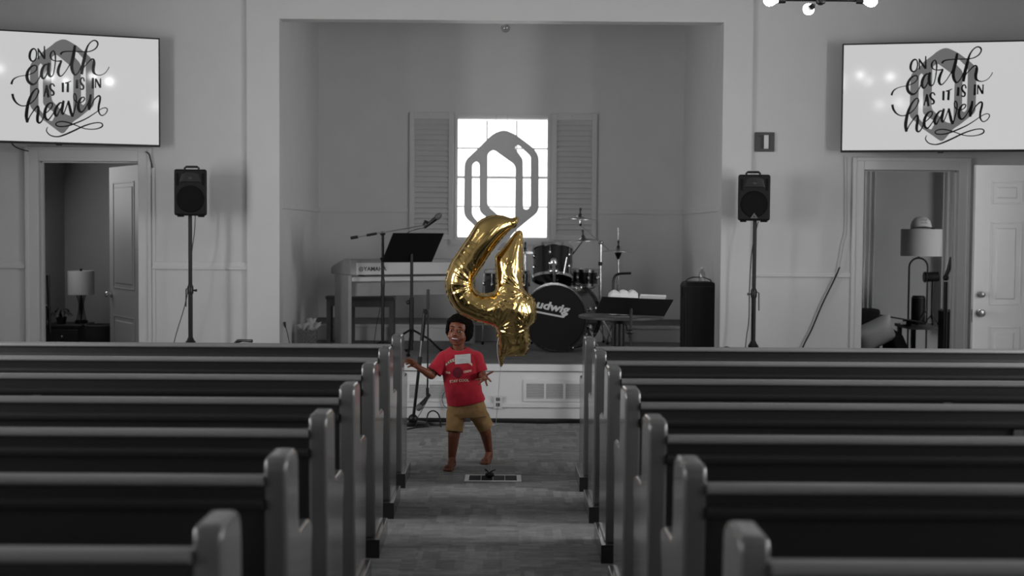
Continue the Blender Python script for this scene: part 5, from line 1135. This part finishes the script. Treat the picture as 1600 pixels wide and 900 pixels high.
for P_ in ([(759, 586.5, 8.655), (764.5, 583.5, 8.64), (770.5, 580.5, 8.635)], [(760.5, 590.5, 8.64), (763.6, 592.5, 8.615), (766.8, 596, 8.60)], [(758.5, 593, 8.635), (759.3, 597.2, 8.605), (761, 602.3, 8.595)], [(755, 594, 8.635), (751.8, 596.5, 8.605), (748.2, 600, 8.60)], [(753.5, 591.5, 8.64), (749, 592.5, 8.62), (743.5, 593.2, 8.615)]):
    fing([B(*p) for p in P_], .0082, .0062)
# legs and feet
def leg(hip, knee, ankle, heel, ball, toes_dir, side):
    bd_.cap(hip, knee, .048, .040); bd_.cap(knee, ankle, .039, .0255); m_ = knee+(ankle-knee)*.3+V((0, .012, 0)); bd_.cap(m_, m_+(ankle-knee)*.15, .036, .033)
    bd_.cap(ankle, heel, .026, .024); bd_.cap(heel, ball, .022, .021); bd_.cap(ankle+V((0, -.01, -.01)), ball, .024, .018)
    perp = V((toes_dir.y, -toes_dir.x, 0)).normalized()*side
    bd_.cap(ball-perp*.014, ball+perp*.014, .018, .016)
    for k, (o_, L_, r_) in enumerate(((-.023, .040, .0105), (-.009, .038, .0078), (.003, .035, .0074), (.0145, .031, .007), (.025, .026, .0066))):
        a_ = ball+perp*o_-V((0, 0, ball.z-r_-.004)); bd_.cap(a_, a_+toes_dir*L_-V((0, 0, .002)), r_+.002, r_, 10)
kR, aR = B(709, 682, 8.832), B(706, 716, 8.83)
hR = V((at(707.5, 722, 8.85).x, 8.845, .026)); tR = V((at(701, 737, 8.72).x, 8.735, .023)); leg(B(713, 645, 8.865), kR, aR, hR, tR, (tR-hR).normalized()*1.0, 1)
kL, aL = B(758.5, 675, 8.94), B(764, 705, 9.08)
hL = V((at(765, 713, 9.11).x, 9.11, .026)); tL = V((at(758.5, 725, 9.0).x, 9.0, .023)); leg(B(743, 640, 8.87), kL, aL, hL, tL, (tL-hL).normalized(), 1)
me = remesh(bd_, .0032, 3, .5)
for v in me.vertices: v.co.z = max(v.co.z, .0015); v.co -= CB
kid = link('person', me, SKIN, None, smooth=True, loc=CB, ang=180)
tag(kid, 'laughing barefoot child in a red T-shirt and khaki shorts with arms spread in the aisle', 'person')
# hair
hm = MB(); hell(hm, (0, .030, -.024), (.090, .088, .094)); hell(hm, (-.052, .005, -.015), (.040, .058, .060)); hell(hm, (.054, .0, -.02), (.040, .066, .062)); hell(hm, (0, .062, .020), (.062, .040, .055))
me = remesh(hm, .005, 2)
for v in me.vertices:
    n_ = v.normal.copy(); p = v.co; v.co = p+n_*(noise.noise(p*70)*.007+noise.noise(p*150)*.004)-CB
# keep the face clear: push hair back where it would cover it
for v in me.vertices:
    q = v.co+CB-hcn; x, y, z = q.dot(hr), q.dot(hu), q.dot(hf)
    if z > .02 and abs(x) < .064:
        lim = .052+.012*math.cos(x*22)
        if y < lim:
            zz2 = .035 if y > -.03 else .0
            if z > zz2: v.co -= hf*(z-zz2)
link('hair', me, HAIR, kid, smooth=True, ang=180)
# face details
for s in (-1, 1):
    c_ = HP(s*.0295, .004, .0615); e = MB().ell(c_, (.0138, .010, .0076), HR).build('eye', EYEW, kid, smooth=True)
    MB().ell(HP(s*.0295-.001, .004, .0685), (.0078, .004, .0074), HR).build('iris', EYED, e, smooth=True)
    MB().tube([HP(s*.0145, .006, .068), HP(s*.022, .0105, .072), HP(s*.031, .0115, .0715), HP(s*.043, .006, .064)], .0026, 6).build('eyelid', SKIN, e, smooth=True)
    MB().tube([HP(s*.014, .029, .0735), HP(s*.027, .0335, .0715), HP(s*.042, .028, .064)], [.002, .0026, .0015], 6).build('eyebrow', HAIR, kid, smooth=True)
mo = MB().ell(HP(0, -.051, .069), (.028, .012, .0125), HR).build('mouth', MOUTH, kid, smooth=True)
MB().ell(HP(0, -.0465, .0735), (.022, .010, .0052), HR).build('upper_teeth', TOOTH, mo, smooth=True)
MB().tube(spline([tuple(HP(*p)) for p in ((-.031, -.040, .066), (-.017, -.0395, .077), (0, -.041, .081), (.017, -.0395, .077), (.031, -.040, .066))], 4), .004, 8).build('upper_lip', LIPS, mo, smooth=True)
MB().tube(spline([tuple(HP(*p)) for p in ((-.031, -.040, .066), (-.020, -.058, .074), (0, -.065, .078), (.020, -.058, .074), (.031, -.040, .066))], 4), .0048, 8).build('lower_lip', LIPS, mo, smooth=True)
for s in (-1, 1): MB().ell(HP(s*.005, -.027, .087), (.0025, .002, .0018), HR).build('nostril', EYED, kid, smooth=True)
# shirt
def garment(mb, voxel, cuts, amp, seed, thr=.8):
    me = remesh(mb, voxel, 3, .5); bm = bmesh.new(); bm.from_mesh(me); bm.normal_update()
    for v in bm.verts:
        p = v.co; v.co = p+v.normal*(noise.noise(V((p.x*14+p.z*9, p.y*10, p.z*22-p.x*10+seed)))*amp+noise.noise(p*45)*amp*.3)
    dead = [f for f in bm.faces if any((f.calc_center_median()-c).length < r and f.normal.dot(n.normalized()) > thr for c, n, r in cuts)]
    bmesh.ops.delete(bm, geom=dead, context='FACES'); bm.to_mesh(me); bm.free(); return me
sh = MB()
ring_loft(sh, [(540.5, 704, 729, .046, 8.835, 0, 0, 6), (543.5, 700.5, 733.5, .053, 8.835, 0, 0, 4), (547, 695.5, 740, .060, 8.84, 0, 0, 2), (552, 689.5, 745.5, .068, 8.84, 0, 0, 0), (560, 688, 749, .078, 8.845, 0, 0, 0), (575, 690, 750, .088, 8.85, 0, 0, 0), (595, 693, 750.5, .092, 8.85, 0, 0, 0), (612, 695.5, 754, .094, 8.85, 0, 0, 0), (622, 697.5, 757.5, .094, 8.85, 2, 0, 1), (631, 699, 758.5, .092, 8.85, 2, -7, 3)], 36, 2.3)
sRa, sRb = B(695, 559, 8.84), B(678.5, 581.5, 8.81); sLa, sLb = B(743, 559, 8.84), B(752, 581.5, 8.83)
sh.tube([sRa, sRa+(sRb-sRa)*.5, sRb], [.052, .052, .054], 24); sh.tube([sLa, sLa+(sLb-sLa)*.5, sLb], [.050, .046, .046], 24); sh.ell(sRa, .05); sh.ell(sLa, .049)
me = garment(sh, .0055, [(sRb, sRb-sRa, .058), (sLb, sLb-sLa, .052), (B(728, 630, 8.85), V((.1, 0, -1)), .16), (B(716.5, 542, 8.83), V((0, 0, 1)), .05)], .0045, 3)
bvh = BVHTree.FromPolygons([v.co.copy() for v in me.vertices], [tuple(p.vertices) for p in me.polygons])
me2 = me
for v in me2.vertices: v.co -= CB
shirt = link('t_shirt', me2, RED, kid, smooth=True, ang=180); so = shirt.modifiers.new('thick', 'SOLIDIFY'); so.thickness = .0035; so.offset = -1
def on_shirt(px, py, off=.0025):
    p = at(px, py, 8.75); h = bvh.ray_cast(V((p.x, 8.4, p.z)), V((0, 1, 0)))
    return V((p.x, (h[0].y if h[0] else 8.76)-off, p.z))-CB
def print_text(name, body, size, fn, mt, parent=None, off=.0025, **kw):
    tm = textmesh(body, size, 0, **kw)
    for v in tm.vertices: v.co = on_shirt(*fn(v.co.x, v.co.y), off)
    return link(name, tm, mt, parent or shirt)
def line(cx, cy_, an_, curve=0): 
    a_ = math.radians(an_); return lambda x, y: (cx+x*math.cos(a_)+y*math.sin(a_), cy_+x*math.sin(a_)-y*math.cos(a_)+curve*x*x)
print_text('shirt_lettering', 'STAY COOL', 5.6, line(717.5, 595, -5, .004), CREAM, offset=.2)
print_text('shirt_lettering', 'TAB', 4.2, line(699.5, 583, 4), CREAM, offset=.24)
print_text('shirt_lettering', 'CREW', 4.4, line(730.5, 580.8, -9), CREAM, offset=.24)
bn = MB(); NB = 24
def arcp(u, r_): an_ = math.radians(-138+96*u); return (717+28*math.cos(an_)+0, 589+ (27+r_)*math.sin(an_))
for i in range(NB+1):
    for r_ in (-2.5, 2.7): bn.v.append(on_shirt(*arcp(i/NB, r_), .0022)+CB)
for i in range(NB): bn.f.append((2*i, 2*i+1, 2*i+3, 2*i+2))
bn.build('shirt_banner', CREAM, shirt)
for k, ch in enumerate('KEEP'):
    u = .09+k*.085; c_ = arcp(u, 0); d_ = arcp(u+.01, 0); print_text('banner_letter', ch, 4.4, line(c_[0], c_[1], math.degrees(math.atan2(d_[1]-c_[1], d_[0]-c_[0]))), PRINTD, off=.004, offset=.1)
ci = MB(); NC = 24
for j in range(5):
    for k in range(NC): ci.v.append(on_shirt(715+(8*j/4+.01)*math.cos(2*PI*k/NC), 582.5+(8.5*j/4+.01)*math.sin(2*PI*k/NC), .002)+CB)
for j in range(4):
    for k in range(NC): k2 = (k+1) % NC; ci.f.append((j*NC+k, j*NC+k2, (j+1)*NC+k2, (j+1)*NC+k))
ci.build('round_print', NAVY, shirt)
tg = MB(); NT = 10
for j in range(5):
    for i in range(NT+1): u = i/NT; f_ = j/4; tg.v.append(on_shirt(710.3+24.7*u+.6*f_, 555+14.3*f_-1.8*u*1, .006)+CB)
for j in range(4):
    for i in range(NT): k = j*(NT+1)+i; tg.f.append((k, k+1, k+NT+2, k+NT+1))
o = tg.build('name_tag', TAG, shirt); so = o.modifiers.new('thick', 'SOLIDIFY'); so.thickness = .0015
for (y0_, w_) in ((557.2, 15), (561.5, 13), (564.5, 9)):
    q = MB()
    for i in range(6): x_ = 712.5+w_*i/5; q.v += [on_shirt(x_, y0_-(x_-712)*.07, .0078)+CB, on_shirt(x_, y0_+.55-(x_-712)*.07, .0078)+CB]
    for i in range(5): q.f.append((2*i, 2*i+1, 2*i+3, 2*i+2))
    q.build('tag_rule', GRILL, o)
# shorts
sp_ = MB()
ring_loft(sp_, [(622, 701, 755, .085, 8.855, 0, 0, 0), (634, 699, 758, .09, 8.86, 0, -2, 0), (645, 698, 761, .09, 8.865, 0, -2, 0), (652, 701, 762, .085, 8.87, 0, -2, 0)], 32, 2.3)
lRa, lRb = B(712.5, 643, 8.86), B(710, 675, 8.83); lLa, lLb = B(744, 641, 8.87), B(758.5, 667, 8.93)
sp_.tube([lRa, lRa+(lRb-lRa)*.5, lRb], [.064, .060, .057], 28); sp_.tube([lLa, lLa+(lLb-lLa)*.5, lLb], [.066, .060, .056], 28)
me = garment(sp_, .0055, [(lRb, lRb-lRa, .064), (lLb, lLb-lLa, .062), (B(728, 622, 8.85), V((0, 0, 1)), .14)], .0045, 9, .88)
bv2 = BVHTree.FromPolygons([v.co.copy() for v in me.vertices], [tuple(p.vertices) for p in me.polygons])
for v in me.vertices: v.co -= CB
sho = link('shorts', me, KHAKI, kid, smooth=True, ang=180); so = sho.modifiers.new('thick', 'SOLIDIFY'); so.thickness = .0035; so.offset = -1
def on_shorts(px, py, off): p = at(px, py, 8.75); h = bv2.ray_cast(V((p.x, 8.4, p.z)), V((0, 1, 0))); return V((p.x, (h[0].y if h[0] else 8.78)-off, p.z))
for P_ in ([(703, 641), (712, 642), (724, 643)], [(735, 644), (745, 641), (757, 638)], [(727, 637), (728, 645), (729, 650)], [(760, 643), (763.5, 652), (766, 660)]):
    MB().tube([on_shorts(x, y, .0) for x, y in P_], .0018, 6).build('seam', KHAKI, sho, smooth=True)
